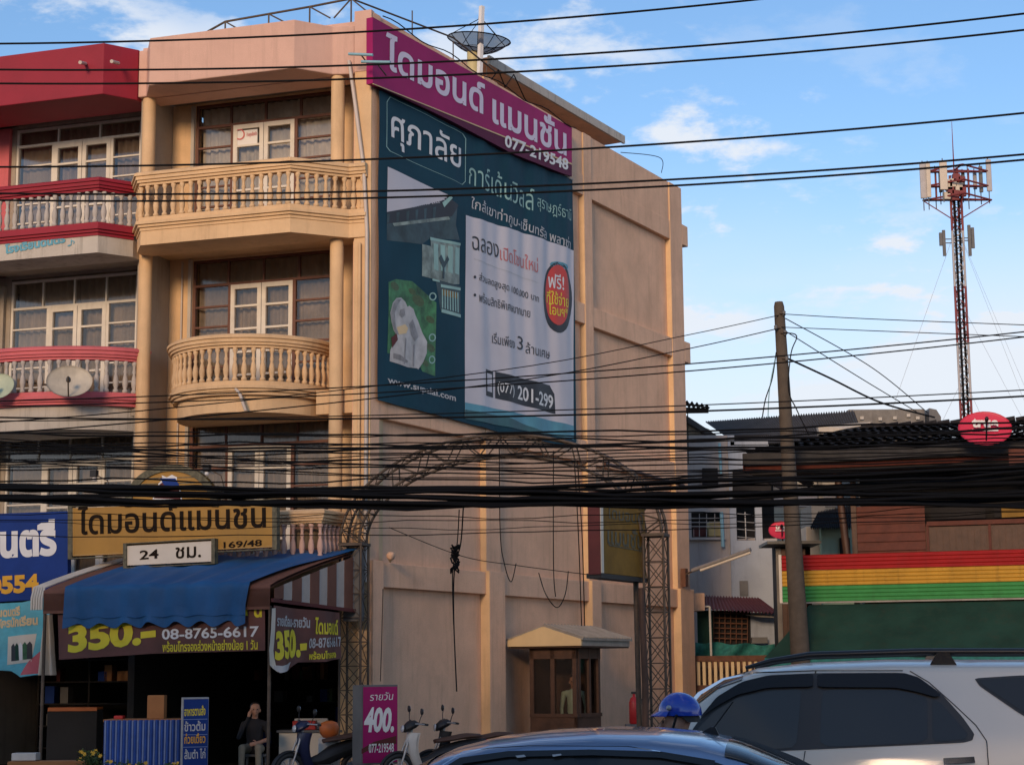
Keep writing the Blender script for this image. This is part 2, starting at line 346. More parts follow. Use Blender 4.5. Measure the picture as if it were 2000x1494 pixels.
# ---- print on signs: flat text and shapes, cut finely enough to follow a draped sheet
_TC = {}
def text_raw(body, weight=0.0, shear=0.0):
    """outline loops of the text, thickened by weight and filled contour by contour (variable fonts overlap their strokes)"""
    k = (body, weight, shear)
    if k in _TC: return _TC[k]
    cu = bpy.data.curves.new('t', 'FONT'); cu.body = body; cu.fill_mode = 'NONE'; cu.resolution_u = 3; cu.shear = shear
    o = bpy.data.objects.new('t', cu); COL.objects.link(o)
    me = bpy.data.meshes.new_from_object(o.evaluated_get(bpy.context.evaluated_depsgraph_get()))
    nx = {}
    for e in me.edges:
        i, j = e.vertices; nx.setdefault(i, []).append(j); nx.setdefault(j, []).append(i)
    seen = set(); loops = []
    for st in range(len(me.vertices)):
        if st in seen or st not in nx: continue
        lp = [st]; seen.add(st); c = st
        while True:
            q = [x for x in nx[c] if x not in seen]
            if not q: break
            c = min(q); lp.append(c); seen.add(c)
        P = np.array([me.vertices[i].co[:2] for i in lp])
        keep = [i for i in range(len(P)) if np.linalg.norm(P[i]-P[i-1]) > 1e-5]; P = P[keep]
        if len(P) < 3: continue
        if False:
            d = np.roll(P, -1, 0)-P; d /= np.linalg.norm(d, axis=1)[:, None]; dp = np.roll(d, 1, 0)
            n1 = np.stack([-d[:, 1], d[:, 0]], 1); n0 = np.stack([-dp[:, 1], dp[:, 0]], 1); n_ = n0+n1; l_ = np.linalg.norm(n_, axis=1)[:, None]; n_ = n_/np.maximum(l_, 1e-3)
            P = P+n_*weight/np.maximum(.6, (n_*n1).sum(1))[:, None]
        loops.append([P, sum(P[i-1][0]*P[i][1]-P[i][0]*P[i-1][1] for i in range(len(P)))/2])
    bpy.data.objects.remove(o); bpy.data.meshes.remove(me); bpy.data.curves.remove(cu)
    def grow(P, w_):
        d = np.roll(P, -1, 0)-P; d /= np.linalg.norm(d, axis=1)[:, None]; dp = np.roll(d, 1, 0)
        n1 = np.stack([-d[:, 1], d[:, 0]], 1); n0 = np.stack([-dp[:, 1], dp[:, 0]], 1); n_ = n0+n1; l_ = np.linalg.norm(n_, axis=1)[:, None]; n_ = n_/np.maximum(l_, 1e-3)
        return P+n_*w_/np.maximum(.6, (n_*n1).sum(1))[:, None]
    def inside(p, P):
        r_ = False
        for i in range(len(P)):
            (x0, y0), (x1, y1) = P[i-1], P[i]
            if (y0 > p[1]) != (y1 > p[1]) and p[0] < (x1-x0)*(p[1]-y0)/(y1-y0)+x0: r_ = not r_
        return r_
    outs = []; holes = []      # Latin and Thai outlines turn opposite ways: a contour inside another of the other turn is a hole
    for i, (P, A) in enumerate(loops):
        c = [j for j, (Q, B) in enumerate(loops) if j != i and abs(B) > abs(A) and A*B < 0 and all(inside(p, Q) for p in P[::3])]
        if c: holes.append((P, min(c, key=lambda j: abs(loops[j][1]))))
        else: outs.append([P, [], i])
    for P, j in holes:
        for o_ in outs:
            if o_[2] == j: o_[1].append(P)
    outs = [[grow(P, weight*(1 if loops[i][1] < 0 else -1)), [grow(H, weight*(1 if loops[i][1] < 0 else -1)) for H in Hs]] if weight else [P, Hs] for P, Hs, i in outs]
    v, f, lay = [], [], []
    for i, (P, H) in enumerate(outs):
        allp = [Vector((x, y, 0)) for Q in [P]+H for x, y in Q]; b0 = len(v); v += [(p.x, p.y) for p in allp]
        for t in tessellate_polygon([[Vector((x, y, 0)) for x, y in Q] for Q in [P]+H]): f.append(tuple(b0+j for j in t)); lay.append(i % 3)
    v = np.array(v); lo, hi = v.min(0), v.max(0); v = (v-lo)/(hi-lo)
    _TC[k] = (v, f, lay); return _TC[k]
class Sheet:
    """a sign face: plane through o with axes ex (across), z (up), normal n; wr(a, b) = how far the cloth stands off"""
    def __init__(s, o, ex, n, wr=None, step=0.14): s.o, s.ex, s.n, s.wr, s.step = V(*o), unit(ex), unit(n), wr, step
    def ab(s, px, py): q = hit(px, py, s.o, s.n)-s.o; return V(q@s.ex, q[2])
    def pt(s, a, b, off=0.0): return s.o+s.ex*a+Z*b+s.n*(off+(s.wr(a, b) if s.wr else 0))
    def emit(s, vs, fs, name, m, parent, layer=1, thick=0.0, lay=None):
        lay = lay or [0]*len(fs)
        if s.wr:
            tris = []
            for f, ly in zip(fs, lay):
                if len(f) == 3: tris.append((ly, [tuple(vs[i]) for i in f]))
                else:
                    q = [Vector((vs[i][0], vs[i][1], 0)) for i in f]
                    for a in tessellate_polygon([q]): tris.append((ly, [tuple(vs[f[i]]) for i in a]))
            for ax, st in ((0, s.step), (1, s.step*3)):
                out = []
                for ly, P in tris:
                    k0, k1 = math.floor(min(p[ax] for p in P)/st+1e-9), math.ceil(max(p[ax] for p in P)/st-1e-9)
                    for k in range(k0, max(k1, k0+1)):
                        Q = P
                        for sg, lim in ((1, k*st), (-1, (k+1)*st)):
                            R_ = []
                            for i in range(len(Q)):
                                a, b = Q[i-1], Q[i]; da, db = sg*(a[ax]-lim), sg*(b[ax]-lim)
                                if (da >= 0) != (db >= 0):
                                    t = da/(da-db); c = [a[0]+(b[0]-a[0])*t, a[1]+(b[1]-a[1])*t]; c[ax] = lim; R_.append(tuple(c))
                                if db >= 0: R_.append(b)
                            Q = R_
                            if len(Q) < 3: break
                        if len(Q) >= 3: out.append((ly, Q))
                tris = out
            ix = {}; vs = []; fs = []; vl = []
            for ly, P in tris:
                f = []
                for p in P:
                    k = (round(p[0], 5), round(p[1], 5), ly)
                    if k not in ix: ix[k] = len(vs); vs.append(p); vl.append(ly)
                    if ix[k] not in f: f.append(ix[k])
                if len(f) >= 3: fs.append(tuple(f))
        else:
            vl = [0]*len(vs)
            for f, ly in zip(fs, lay):
                for i in f: vl[i] = ly
        b = MB()
        if thick:   # a board: front, back and rim
            P = [s.pt(a, c, 0.004*layer) for a, c in vs]; k = len(P)
            b.prism(P, -s.n*thick)
        else: b.add([s.pt(a, c, 0.004*layer+.0007*l) for (a, c), l in zip(vs, vl)], fs, None, bool(s.wr))
        return b.build(name, m, parent, fix=bool(thick))
    def text(s, body, bl, br, tl, m, parent, weight=0.0, layer=2, shear=0.0, name='lettering'):
        v, f, lay = text_raw(body, weight, shear); A, B, T = s.ab(*bl), s.ab(*br), s.ab(*tl)
        return s.emit([tuple(A+(B-A)*x+(T-A)*y) for x, y in v], f, name, m, parent, layer, 0.0, lay)
    def poly(s, pts, m, parent, layer=1, name='printed_panel', thick=0.0):
        q = [tuple(s.ab(*p)) for p in pts]; return s.emit(q, [tuple(range(len(q)))], name, m, parent, layer, thick)
    def ring(s, pts, w_, m, parent, layer=2, name='printed_border'):
        """outline w_ pixels wide"""
        c = np.mean(np.array(pts, float), 0); q = []
        for p in pts:
            d = V(*p)-c; q.append(tuple(s.ab(*(c+d*(1-w_/np.linalg.norm(d))))))
        o_ = [tuple(s.ab(*p)) for p in pts]; n = len(pts)
        return s.emit(o_+q, [(i, (i+1) % n, n+(i+1) % n, n+i) for i in range(n)], name, m, parent, layer)
def ell(cx, cy, rx, ry, n=28, a0=0, a1=2*pi, sl=0.0):
    return [(cx+rx*cos(a0+(a1-a0)*i/n), cy+ry*sin(a0+(a1-a0)*i/n)+sl*rx*cos(a0+(a1-a0)*i/n)) for i in range(n)]
# ------------------------------------------------------------------ setting
def struct(b, name, m, **k):
    o = b.build(name, m, None, base=V(0, 0, 0), **k); o['kind'] = 'structure'; return o
STF = Fr((0, 0, 0), ST, -NST)                     # street frame: a left along the street, b away from the viewer
b = MB(); b.box(WO, -1500, 1500, -300, 2500, -0.9, -0.30); struct(b, 'ground', 'paving')
b = MB(); b.box(STF, -150, 150, -6, 25.2, -0.28, -0.12); struct(b, 'road', 'asphalt')
b = MB()
for k in range(-16, 17): b.box(STF, k*9-1.5, k*9+1.5, 7.3, 7.42, -0.118, -0.114)
for k in range(-16, 17): b.box(STF, k*9-1.5, k*9+1.5, 10.75, 10.87, -0.118, -0.114)
b.box(STF, -150, 150, 24.3, 24.42, -0.118, -0.114); struct(b, 'lane_marking', 'line')
b = MB(); b.box(STF, -150, 150, 25.2, 25.4, -0.28, 0.012); struct(b, 'kerb', 'concrete')
b = MB(); b.box(STF, -150, 150, 25.4, 150, -0.28, 0.0); struct(b, 'pavement', 'paving')

# unseen shophouses behind the viewer, heights set to block low sun; mirrored in glass
for k in range(7):
    x = -42+k*12.0; h = [9.5, 6.5, 5.2, 5.6, 14.6, 15.0, 14.8][k]; fr_ = Fr(STF(x, -15, 0), ST, -NST)
    t = thing('unseen_shophouse', ['cream', 'grey', 'pale blue', 'beige', 'white', 'pink', 'mint'][k]+' unseen shophouse behind the viewer, height set for the sunlight it blocks', 'building', fr_(0, 0, 0), 'unseen shophouses added behind the viewer')
    m_ = ['plaque', 'greywall', 'bluewall', 'beige', 'oldwhite', 'pink', 'greenwall'][k]
    MB().box(fr_, -5.9, 5.9, -10, 0, 3.2, h).build('wall', m_, t); MB().box(fr_, -5.9, 5.9, -10, -1.5, -.3, 3.2).build('shop_front', 'dark', t); MB().box(fr_, -5.9, 5.9, -.002, 1.2, 3.2, 3.35).build('canopy', 'concrete', t)
    for fl in range(int((h-3.5)/3)):
        for q in range(-1, 2): MB().box(fr_, q*3.8-1.1, q*3.8+1.1, -.0, .05, 4.3+fl*3, 5.9+fl*3).build('window', 'tint', t)

# ------------------------------------------------------------------ shared parts of the shophouses
BAL_PROF = [(.055, 0), (.055, .05), (.032, .08), (.05, .14), (.058, .21), (.045, .30), (.027, .37), (.042, .42), (.027, .46), (.03, .53), (.05, .57), (.05, .62)]
_bal = {}
def baluster_src(h, m, parent):
    k = (round(h, 2), m, parent.name)
    if k not in _bal:
        b = MB(); b.lathe((0, 0, 0), [(r, z*h/.62) for r, z in BAL_PROF], None, 8)
        _bal[k] = b.build('baluster', m, parent, base=V(0, 0, 0), fix=False); return _bal[k], True
    return _bal[k], False
def along(path, step):
    P = [V(*p) for p in path]; out = []
    seg = [np.linalg.norm(P[i+1]-P[i]) for i in range(len(P)-1)]; T = sum(seg); n = max(1, round(T/step)); 
    for k in range(n):
        s = (k+.5)*T/n; i = 0
        while s > seg[i] and i < len(seg)-1: s -= seg[i]; i += 1
        out.append(P[i]+(P[i+1]-P[i])*(s/seg[i]))
    return out
RAILP = [(-.09, 0), (.05, 0), (.05, .05), (.09, .05), (.09, .10), (.12, .10), (.12, .17), (.15, .17), (.15, .22), (.10, .25), (-.09, .25)]
MOULP = [(-.10, 0), (.02, 0), (.02, .06), (.06, .06), (.06, .11), (.10, .11), (.10, .17), (.05, .17), (.05, .25), (-.10, .25)]
def balcony(root, path, zr, back, rail_m, bal_m, slab_m, moul_m, spacing=0.178, bal_h=0.61, smooth=False, slabpath=None, zs=None):
    """path: (u, d) points from left to right; zr: top of the handrail"""
    zb = zr-0.25-bal_h; zs = zr-1.38 if zs is None else zs
    slab = MB().plan(FA, (slabpath or path)+back, zs, zb-0.25, None).build('balcony', slab_m, root)
    P = [FA(u, d, 0) for u, d in path]
    inner = P
    b = MB().sweep([p+Z*(zr-0.25) for p in inner], RAILP, None, smooth=False); b.build('handrail', rail_m, slab)
    b = MB().sweep([p+Z*(zb-0.25) for p in inner], MOULP, None, smooth=False); b.build('base_moulding', moul_m, slab)
    pts = along([p+Z*zb for p in P], spacing); src = None
    for p in pts:
        q = p-np.array(slab['_b'])
        if src is None:
            b = MB().lathe((0, 0, 0), [(r, z*bal_h/.62) for r, z in BAL_PROF], None, 8)
            src = b.build('baluster', bal_m, slab, base=V(0, 0, 0), fix=False); src.location = tuple(map(float, q))
        else: inst(src, slab, q)
    return slab
def window(root, u0, u1, zt, zb, d, frame_m, door_m, curt_m, dz, du0, du1, side_bars, bar=0.035, top_div=4, door_bars=(0.43, 0.88, 1.33, 1.78), seed=0):
    """a wide timber window with a glazed double door in the middle; frame, panes, door leaves"""
    rnd = random.Random(seed)
    fb = MB(); t = 0.05
    fb.box(FA, u0, u0+t, d-.05, d+.04, zb, zt); fb.box(FA, u1-t, u1, d-.05, d+.04, zb, zt); fb.box(FA, u0+t, u1-t, d-.05, d+.04, zt-t, zt)
    fb.box(FA, u0+t, u1-t, d-.04, d+.035, dz, dz+.05)
    for k in range(1, top_div):
        x = u0+(u1-u0)*k/top_div
        if top_div == 4 or k in (1, top_div-1): fb.box(FA, x-bar/2, x+bar/2, d-.035, d+.03, dz+.05, zt-t)
    for x in (du0, du1): fb.box(FA, x-.03, x+.03, d-.04, d+.033, zb, dz)
    for z in side_bars:
        if zb < z < dz:
            fb.box(FA, u0+t, du0-.03, d-.03, d+.028, z-bar/2, z+bar/2); fb.box(FA, du1+.03, u1-t, d-.03, d+.028, z-bar/2, z+bar/2)
    fr = fb.build('window', frame_m, root)
    def pane(x0, x1, z0, z1, par=None):
        b = MB(); tl = rnd.uniform(-.006, .006); tz = rnd.uniform(-.006, .006)
        b.add([FA(x0, d-tl, z0-.0), FA(x1, d+tl, z0), FA(x1, d+tl+tz, z1), FA(x0, d-tl+tz, z1)], [(0, 1, 2, 3)]); b.build('pane', 'glass', par or fr, fix=False)
    for k in range(top_div):
        pane(u0+(u1-u0)*k/top_div, u0+(u1-u0)*(k+1)/top_div, dz+.05, zt-t)
    zz_ = sorted([zb]+[z for z in side_bars if zb < z < dz]+[dz])
    for a, c in zip(zz_[:-1], zz_[1:]):
        pane(u0+t, du0-.03, a, c); pane(du1+.03, u1-t, a, c)
    mid = (du0+du1)/2
    for x0, x1 in ((du0+.03, mid-.006), (mid+.006, du1-.03)):
        lb = MB(); w_ = 0.085
        lb.box(FA, x0, x0+w_, d-.03, d+.045, zb, dz); lb.box(FA, x1-w_, x1, d-.03, d+.045, zb, dz); lb.box(FA, x0+w_, x1-w_, d-.03, d+.045, dz-.09, dz)
        zs_ = [dz-.09]
        for q in door_bars:
            z = dz-q
            if z > zb+.1: lb.box(FA, x0+w_, x1-w_, d-.02, d+.04, z-.02, z+.02); zs_.append(z)
        zs_.append(zb)
        lf = lb.build('door_leaf', door_m, root)
        for a, c in zip(zs_[1:], zs_[:-1]): pane(x0+w_, x1-w_, a, c, lf)
    cu = MB(); ph = rnd.uniform(0, 6)
    cu.grid(lambda a, c: FA(u0+.05+(u1-u0-.1)*a, d-.17+.025*sin(a*(u1-u0)*38+ph+1.5*sin(c*3))+.012*sin(a*97), zb+(zt-zb-.03)*c), 220, 4, None)
    cu.build('curtain', curt_m, root, fix=False)
    return fr

# ------------------------------------------------------------------ the corner building
ap = thing('apartment_building', 'four storey peach and orange corner apartment building with blank pink side wall', 'building', C0)
ZF = [(10.0, 9.85), (6.8, 6.65), (3.6, 3.4)]
# walls
# pushed behind the plane of the pilasters
b = MB(); b.box(SI, 0.0, 14.75, -.40, -.14, 0, 14.02); b.build('side_wall', 'pink', ap)
for v0, v1 in ((.0, .30), (4.30, 4.90), (9.0, 9.42), (13.98, 14.75)):
    MB().box(SI, v0, v1, -.138, 0, 3.79, 14.06).build('pilaster', 'pink', ap, bevel=.012)
    MB().box(SI, v0, v1+.05, -.138, .07, 0, 3.79).build('pilaster', 'pink', ap, bevel=.012)
for v0 in (4.30, 9.0, 13.98):   # only the street-side reveals of the pilasters, coloured with the facade's orange
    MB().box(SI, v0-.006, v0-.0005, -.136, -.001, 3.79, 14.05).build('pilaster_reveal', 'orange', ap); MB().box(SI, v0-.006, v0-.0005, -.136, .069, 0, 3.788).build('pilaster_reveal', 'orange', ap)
for z0, z1 in ((3.33, 3.77), (6.40, 6.90), (9.57, 10.03), (12.57, 13.05)):
    for v0, v1 in ((.302, 4.298), (4.902, 8.998), (9.422, 13.978)):
        if z0 < 3.5: v0 += .05
        MB().box(SI, v0, v1, -.138, -.012, z0, z1).build('wall_beam', 'pink', ap, bevel=.01)
for v0, v1 in ((.302, 4.298), (4.902, 8.998), (9.422, 13.978)):
    MB().box(SI, v0, v1, -.138, -.03, 13.052, 14.055).build('parapet_panel', 'pink', ap)
for z0 in (9.57, 12.62): MB().box(SI, 14.752, 15.12, -.55, .0, z0-.03, z0+.5).build('beam_end', 'pink', ap, bevel=.01)
MB().box(SI, 14.752, 15.0, -.45, .0, 3.3, 3.8).build('beam_end', 'pink', ap, bevel=.01)
MB().plan(UV, [(.34, 14.5), (4.85, 14.5), (4.85, 14.74), (.34, 14.74)], 0, 14.0).build('rear_wall', 'pink', ap)
# facade: recessed wall behind the balconies, with window openings
UW0, UW1 = 1.18, 4.20
WZ = [(12.96, 12.48, 10.16), (9.80, 9.27, 6.96), (6.60, 6.10, 3.76)]
b = MB()
b.box(FA, .36, UW0, -1.25, -1.0, 3.5, 12.998); b.box(FA, UW1, 4.71, -1.25, -1.0, 3.5, 12.998)
for (a0, a1) in ((12.962, 12.998), (9.802, 10.16), (6.602, 6.96), (3.5, 3.76)): b.box(FA, UW0, UW1, -1.25, -1.0, a0, a1)
b.build('front_wall', 'orange', ap)
MB().box(FA, 4.712, 4.85, -6, -.0, 3.3, 13.0).build('party_wall', 'greyplaster', ap); MB().box(FA, 4.712, 4.85, -6, -.0, 0, 3.298).build('shop_side_wall', 'darkwall', ap)
for z1, z0 in ZF:
    dfr = -1.252 if z1 == 6.8 else -.02
    MB().plan(FA, [(.36, -6), (.36, dfr), (4.71, dfr), (4.71, -6)], z0, z1).build('floor_slab', 'orange', ap)
MB().box(FA, .36, 1.15, -.99, -.15, 6.50, 6.94).build('slab_end', 'orange', ap)
MB().plan(UV, [(.345, -.0), (4.84, -.0), (4.84, 14.5), (.345, 14.5)], 13.0, 13.12).build('roof_slab', 'concrete', ap)
MB().box(FA, 0.0, .34, -.6, .03, 0, 14.04).build('corner_pier', 'orange', ap, bevel=.01)
for u in (.70, 4.69):
    MB().tube([FA(u, -.02, 3.3), FA(u, -.02, 8), FA(u, -.02, 12.9)], .128, None, 20).build('column', 'orange', ap)
# dark rooms behind the windows
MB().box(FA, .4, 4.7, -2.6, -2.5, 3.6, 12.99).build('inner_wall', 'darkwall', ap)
# window surround and conduits
MB().box(FA, 4.202, 4.27, -.998, -.93, 6.96, 9.82).box(FA, 4.202, 4.27, -.998, -.93, 10.16, 12.94).box(FA, 4.202, 4.27, -.998, -.93, 3.76, 6.62).build('window_surround', 'oldwhite', ap)
MB().tube([FA(4.45, -.97, 3.7), FA(4.45, -.97, 6.6)], .02).tube([FA(4.42, -.97, 7.0), FA(4.42, -.97, 9.8)], .02).build('conduit', 'pipepvc', ap)
for i, (zt, dz, zb) in enumerate(WZ):
    window(ap, UW0, UW1, zt, zb, -1.06, 'woodframe', 'whiteframe', ('curtain', 'curtain2', 'curtain2')[i], dz, 2.03, 3.41, [dz-.40*k for k in range(0, 7)], seed=i)
# notice stuck inside the top door pane
nb = MB().box(FA, 2.86, 3.30, -1.035, -1.03, 12.06, 12.36).build('paper_notice', 'white', ap)
nsh = Sheet(FA(0, -1.027, 0), -F, NF)
nsh.ring(ell(468, 263, 10.5, 11, 18), 2.6, 'letterred', nb, name='notice_ring'); nsh.text('ห้ามพูดเสียงดัง', (482, 270), (502, 267), (482, 259), 'letterred', nb, .01)
# balconies
TOPPATH = [(4.70, .30), (4.31, .86), (1.24, .86), (.42, .08), (.06, .06)]
balcony(ap, TOPPATH, 11.10, [(.06, -.02), (4.70, -.02)], 'orange', 'orange', 'orange', 'orange')
arc = [(2.69+1.52*cos(t), -.78+1.58*sin(t)) for t in np.linspace(radians(0), pi, 29)]
balcony(ap, arc, 7.92, [], 'orange', 'orange', 'orange', 'orange', spacing=.17, slabpath=[(2.69+(u-2.69)*.96, -.78+(d+.78)*.95) for u, d in arc]+[(1.3, -.99), (4.1, -.99)], zs=6.50)
balcony(ap, [(4.69, .30), (4.31, .80), (.62, .80), (.60, .0)], 4.66, [(.6, -.02), (4.69, -.02)], 'orange', 'cream', 'orange', 'orange', zs=3.30)
# parapet bay
MB().plan(FA, [(4.845, .16), (4.66, .16), (4.28, .74), (1.26, .74), (.74, .16), (.345, .05), (.345, .01), (4.845, .01)], 12.86, 13.80).build('parapet', 'cream', ap, bevel=.02)
MB().box(FA, .345, 4.845, -.5, -.01, 12.86, 12.995).build('soffit', 'cream', ap); MB().box(FA, .345, 4.845, -.75, -.0, 13.122, 13.9).build('parapet_core', 'cream', ap); MB().box(FA, .345, 4.845, -.75, -.502, 13.902, 14.02).build('parapet_upstand', 'cream', ap)
MB().box(FA, .0, .343, -.1, .045, 12.9, 14.08).build('pier_facing', 'cream', ap)
MB().plan(UV, [(4.6, .4), (4.84, .4), (4.84, 14.5), (4.6, 14.5)], 13.12, 14.0).build('party_parapet', 'concrete', ap)
# down pipes at the corner
MB().tube([FA(.42, .12, 13.1), FA(.34, .12, 12.6), FA(.12, .10, 11.0), FA(.05, .10, 9.8), FA(.05, .09, 6.9), FA(.06, .09, 3.4)], .035, None, 8).build('down_pipe', 'pipepvc', ap)
MB().tube([FA(.20, .08, 9.6), FA(.2, .08, 3.2), FA(.14, .08, 0.0)], .03, None, 8).build('down_pipe', 'orange', ap)
MB().tube([FA(2.35, .80, 6.95), FA(2.22, .82, 6.8), FA(2.12, .78, 6.5)], .03, None, 8).build('drain_pipe', 'pipepvc', ap)
# ground floor shop: dark open room
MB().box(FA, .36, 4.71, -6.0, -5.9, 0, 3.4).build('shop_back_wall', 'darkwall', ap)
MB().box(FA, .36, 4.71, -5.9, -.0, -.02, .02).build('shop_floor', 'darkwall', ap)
MB().box(FA, .345, .60, -.5, -.02, .02, 3.38).build('shop_pier', 'orange', ap)
sb = MB()
for k in range(5): sb.box(FA, 1.6+k*.02, 4.4, -4.6, -4.2, .3+k*.45, .33+k*.45)
for x in (1.6, 3.0, 4.4): sb.box(FA, x-.02, x+.02, -4.6, -4.2, .02, 2.3)
sh = thing('shop_shelf', 'dim steel shelf of small goods against the back of the shop', 'shelf', FA(3, -4.4, 0.02)); sb.build('shelf_frame', 'dark', sh)
rnd = random.Random(3)
for k in range(26):
    x = 1.7+rnd.random()*2.6; l = rnd.randrange(4); h = .12+rnd.random()*.24; w_ = .08+rnd.random()*.14
    MB().box(FA, x, x+w_, -4.5, -4.3, .33+l*.45, .33+l*.45+h).build('goods', rnd.choice(['card', 'maroon', 'greybox', 'woodbrown', 'bluesign', 'greybox', 'wood', 'leaf', 'dark']), sh)
# penthouse over the stair with its wide eaves
MB().box(SI, 7.2, 12.3, -3.6, -1.35, 13.12, 14.93).build('stair_penthouse', 'pink', ap)
MB().box(SI, 5.9, 12.95, -4.0, -.80, 14.94, 15.07).build('penthouse_roof', 'pink', ap, bevel=.01)
MB().box(SI, 5.9, 12.95, -.80, -.74, 14.90, 15.10).build('roof_edge', 'oldwhite', ap)
# ledge lamp brackets near the corner
for i, (a, c) in enumerate((((681, 106), (728, 108)), ((706, 121), (762, 122)))):
    p, q = hit(*a, FA(0, .5+.1*i, 0), NF), hit(*c, FA(0, .5+.1*i, 0), NF)
    t = thing('fluorescent_lamp', ['pale blue tube lamp on a bracket, higher of two at the parapet corner', 'pale blue tube lamp, lower of two, reaching over the magenta sign edge'][i], 'lamp', p, 'tube lamps at the parapet corner')
    MB().tube([p, q], .028, None, 8).build('lamp_tube', 'pipeblue', t)
    MB().tube([(p+q)/2, V(*((p+q)/2))*1.0-NF*.5-Z*.1], .014, None, 6).build('bracket', 'steel', t)

# ------------------------------------------------------------------ the crimson neighbour
nb_ = thing('shophouse', 'four storey shophouse with crimson parapet and grey balusters left of the orange building', 'building', FA(7, 0, 0))
b = MB(); b.box(FA, 4.852, 5.42, -1.25, -1.0, 3.5, 12.95); b.box(FA, 8.32, 9.2, -1.25, -1.0, 3.5, 12.95)
for (a0, a1) in ((12.90, 12.97), (9.74, 10.16), (6.60, 6.96), (3.5, 3.76)): b.box(FA, 5.42, 8.32, -1.25, -1.0, a0, a1)
b.build('front_wall', 'greyplaster', nb_)
MB().box(FA, 8.42, 9.2, -.998, -.9, 9.8, 12.9).build('wall_pier', 'rosepink', nb_); MB().box(FA, 8.42, 9.2, -.998, -.9, 3.6, 9.6).build('wall_pier', 'greyplaster', nb_)
MB().box(FA, 9.2, 9.4, -6, .0, 0, 13.0).build('party_wall', 'greyplaster', nb_)
for z1, z0 in ((10.0, 9.8), (6.8, 6.65), (3.6, 3.4), (13.12, 12.98)): MB().plan(FA, [(4.852, -6), (4.852, -.02), (9.198, -.02), (9.198, -6)], z0, z1).build('floor_slab', 'greyplaster', nb_)
for i, (zt, dz, zb) in enumerate([(12.88, 12.50, 10.16), (9.70, 9.10, 6.96), (6.56, 5.95, 3.76)]):
    window(nb_, 5.42, 8.32, zt, zb, -1.06, 'whiteframe', 'whiteframe', 'curtain2', dz, 6.10, 7.46, [dz-.40*k for k in range(0, 7)], bar=.03, top_div=[3, 4, 4][i], seed=10+i)
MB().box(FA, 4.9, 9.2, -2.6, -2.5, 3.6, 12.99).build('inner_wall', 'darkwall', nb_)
balcony(nb_, [(9.3, .3), (8.9, .86), (5.22, .86), (4.80, .28)], 11.10, [(4.80, -.02), (9.3, -.02)], 'crimson', 'greybal', 'oldwhite', 'crimson', zs=9.66)
arc2 = [(7.0+2.35*cos(t), -.55+1.45*sin(t)) for t in np.linspace(radians(14), pi-radians(14), 27)]
balcony(nb_, arc2, 7.92, [(4.9, -.6), (9.1, -.6)], 'rosepink', 'greybal', 'oldwhite', 'rosepink', spacing=.18, slabpath=[(7+(u-7)*.95, -.55+(d+.55)*.95) for u, d in arc2], zs=6.36)
MB().plan(FA, [(9.4, .16), (9.0, .74), (5.28, .74), (4.855, .16), (4.855, -.5), (9.4, -.5)], 12.80, 13.82).build('parapet', 'crimson', nb_, bevel=.015)
MB().plan(UV, [(4.86, 7.2), (9.3, 7.2), (9.3, 14), (4.86, 14)], 0, 13.0).build('rear_block', 'greyplaster', nb_)
fsh = Sheet(FA(0, .865, 0), -F, NF)
fsh.text('โรงเรียนดนตรี', (10, 497), (128, 474), (10, 478), 'bannerblue', nb_, .05, name='faded_lettering'); fsh.text('♪', (132, 482), (146, 479), (132, 470), 'bannerblue', nb_, .0, name='faded_lettering')
for px, py in ((165, 123), (226, 121)):     # two waste pipes through the parapet
    p = hit(px, py, FA(0, .74, 0), NF); MB().tube([p-NF*.1, p+NF*.35-Z*.12-F*.12], .035, None, 8).build('spout', 'pipepvc', nb_)
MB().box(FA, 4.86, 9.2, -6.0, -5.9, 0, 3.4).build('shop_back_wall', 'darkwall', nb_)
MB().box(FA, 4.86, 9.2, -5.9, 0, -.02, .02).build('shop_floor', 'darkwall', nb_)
b = MB()
for k in range(5): b.box(FA, 5.2, 8.8, -3.6, -3.2, .3+k*.45, .33+k*.45)
for x in (5.2, 6.5, 7.6, 8.8): b.box(FA, x-.02, x+.02, -3.6, -3.2, .02, 2.3)
sh2 = thing('shop_shelf', 'dim shelf of goods in the dark shop behind the sky blue poster', 'shelf', FA(7, -3.4, 0.02)); b.build('shelf_frame', 'dark', sh2)
for k in range(30):
    x = 5.3+rnd.random()*3.3; l = rnd.randrange(4); h = .12+rnd.random()*.26; w_ = .08+rnd.random()*.16
    MB().box(FA, x, x+w_, -3.5, -3.3, .33+l*.45, .33+l*.45+h).build('goods', rnd.choice(['card', 'maroon', 'greybox', 'woodbrown', 'bluesign', 'greybox', 'wood', 'leaf', 'dark']), sh2)

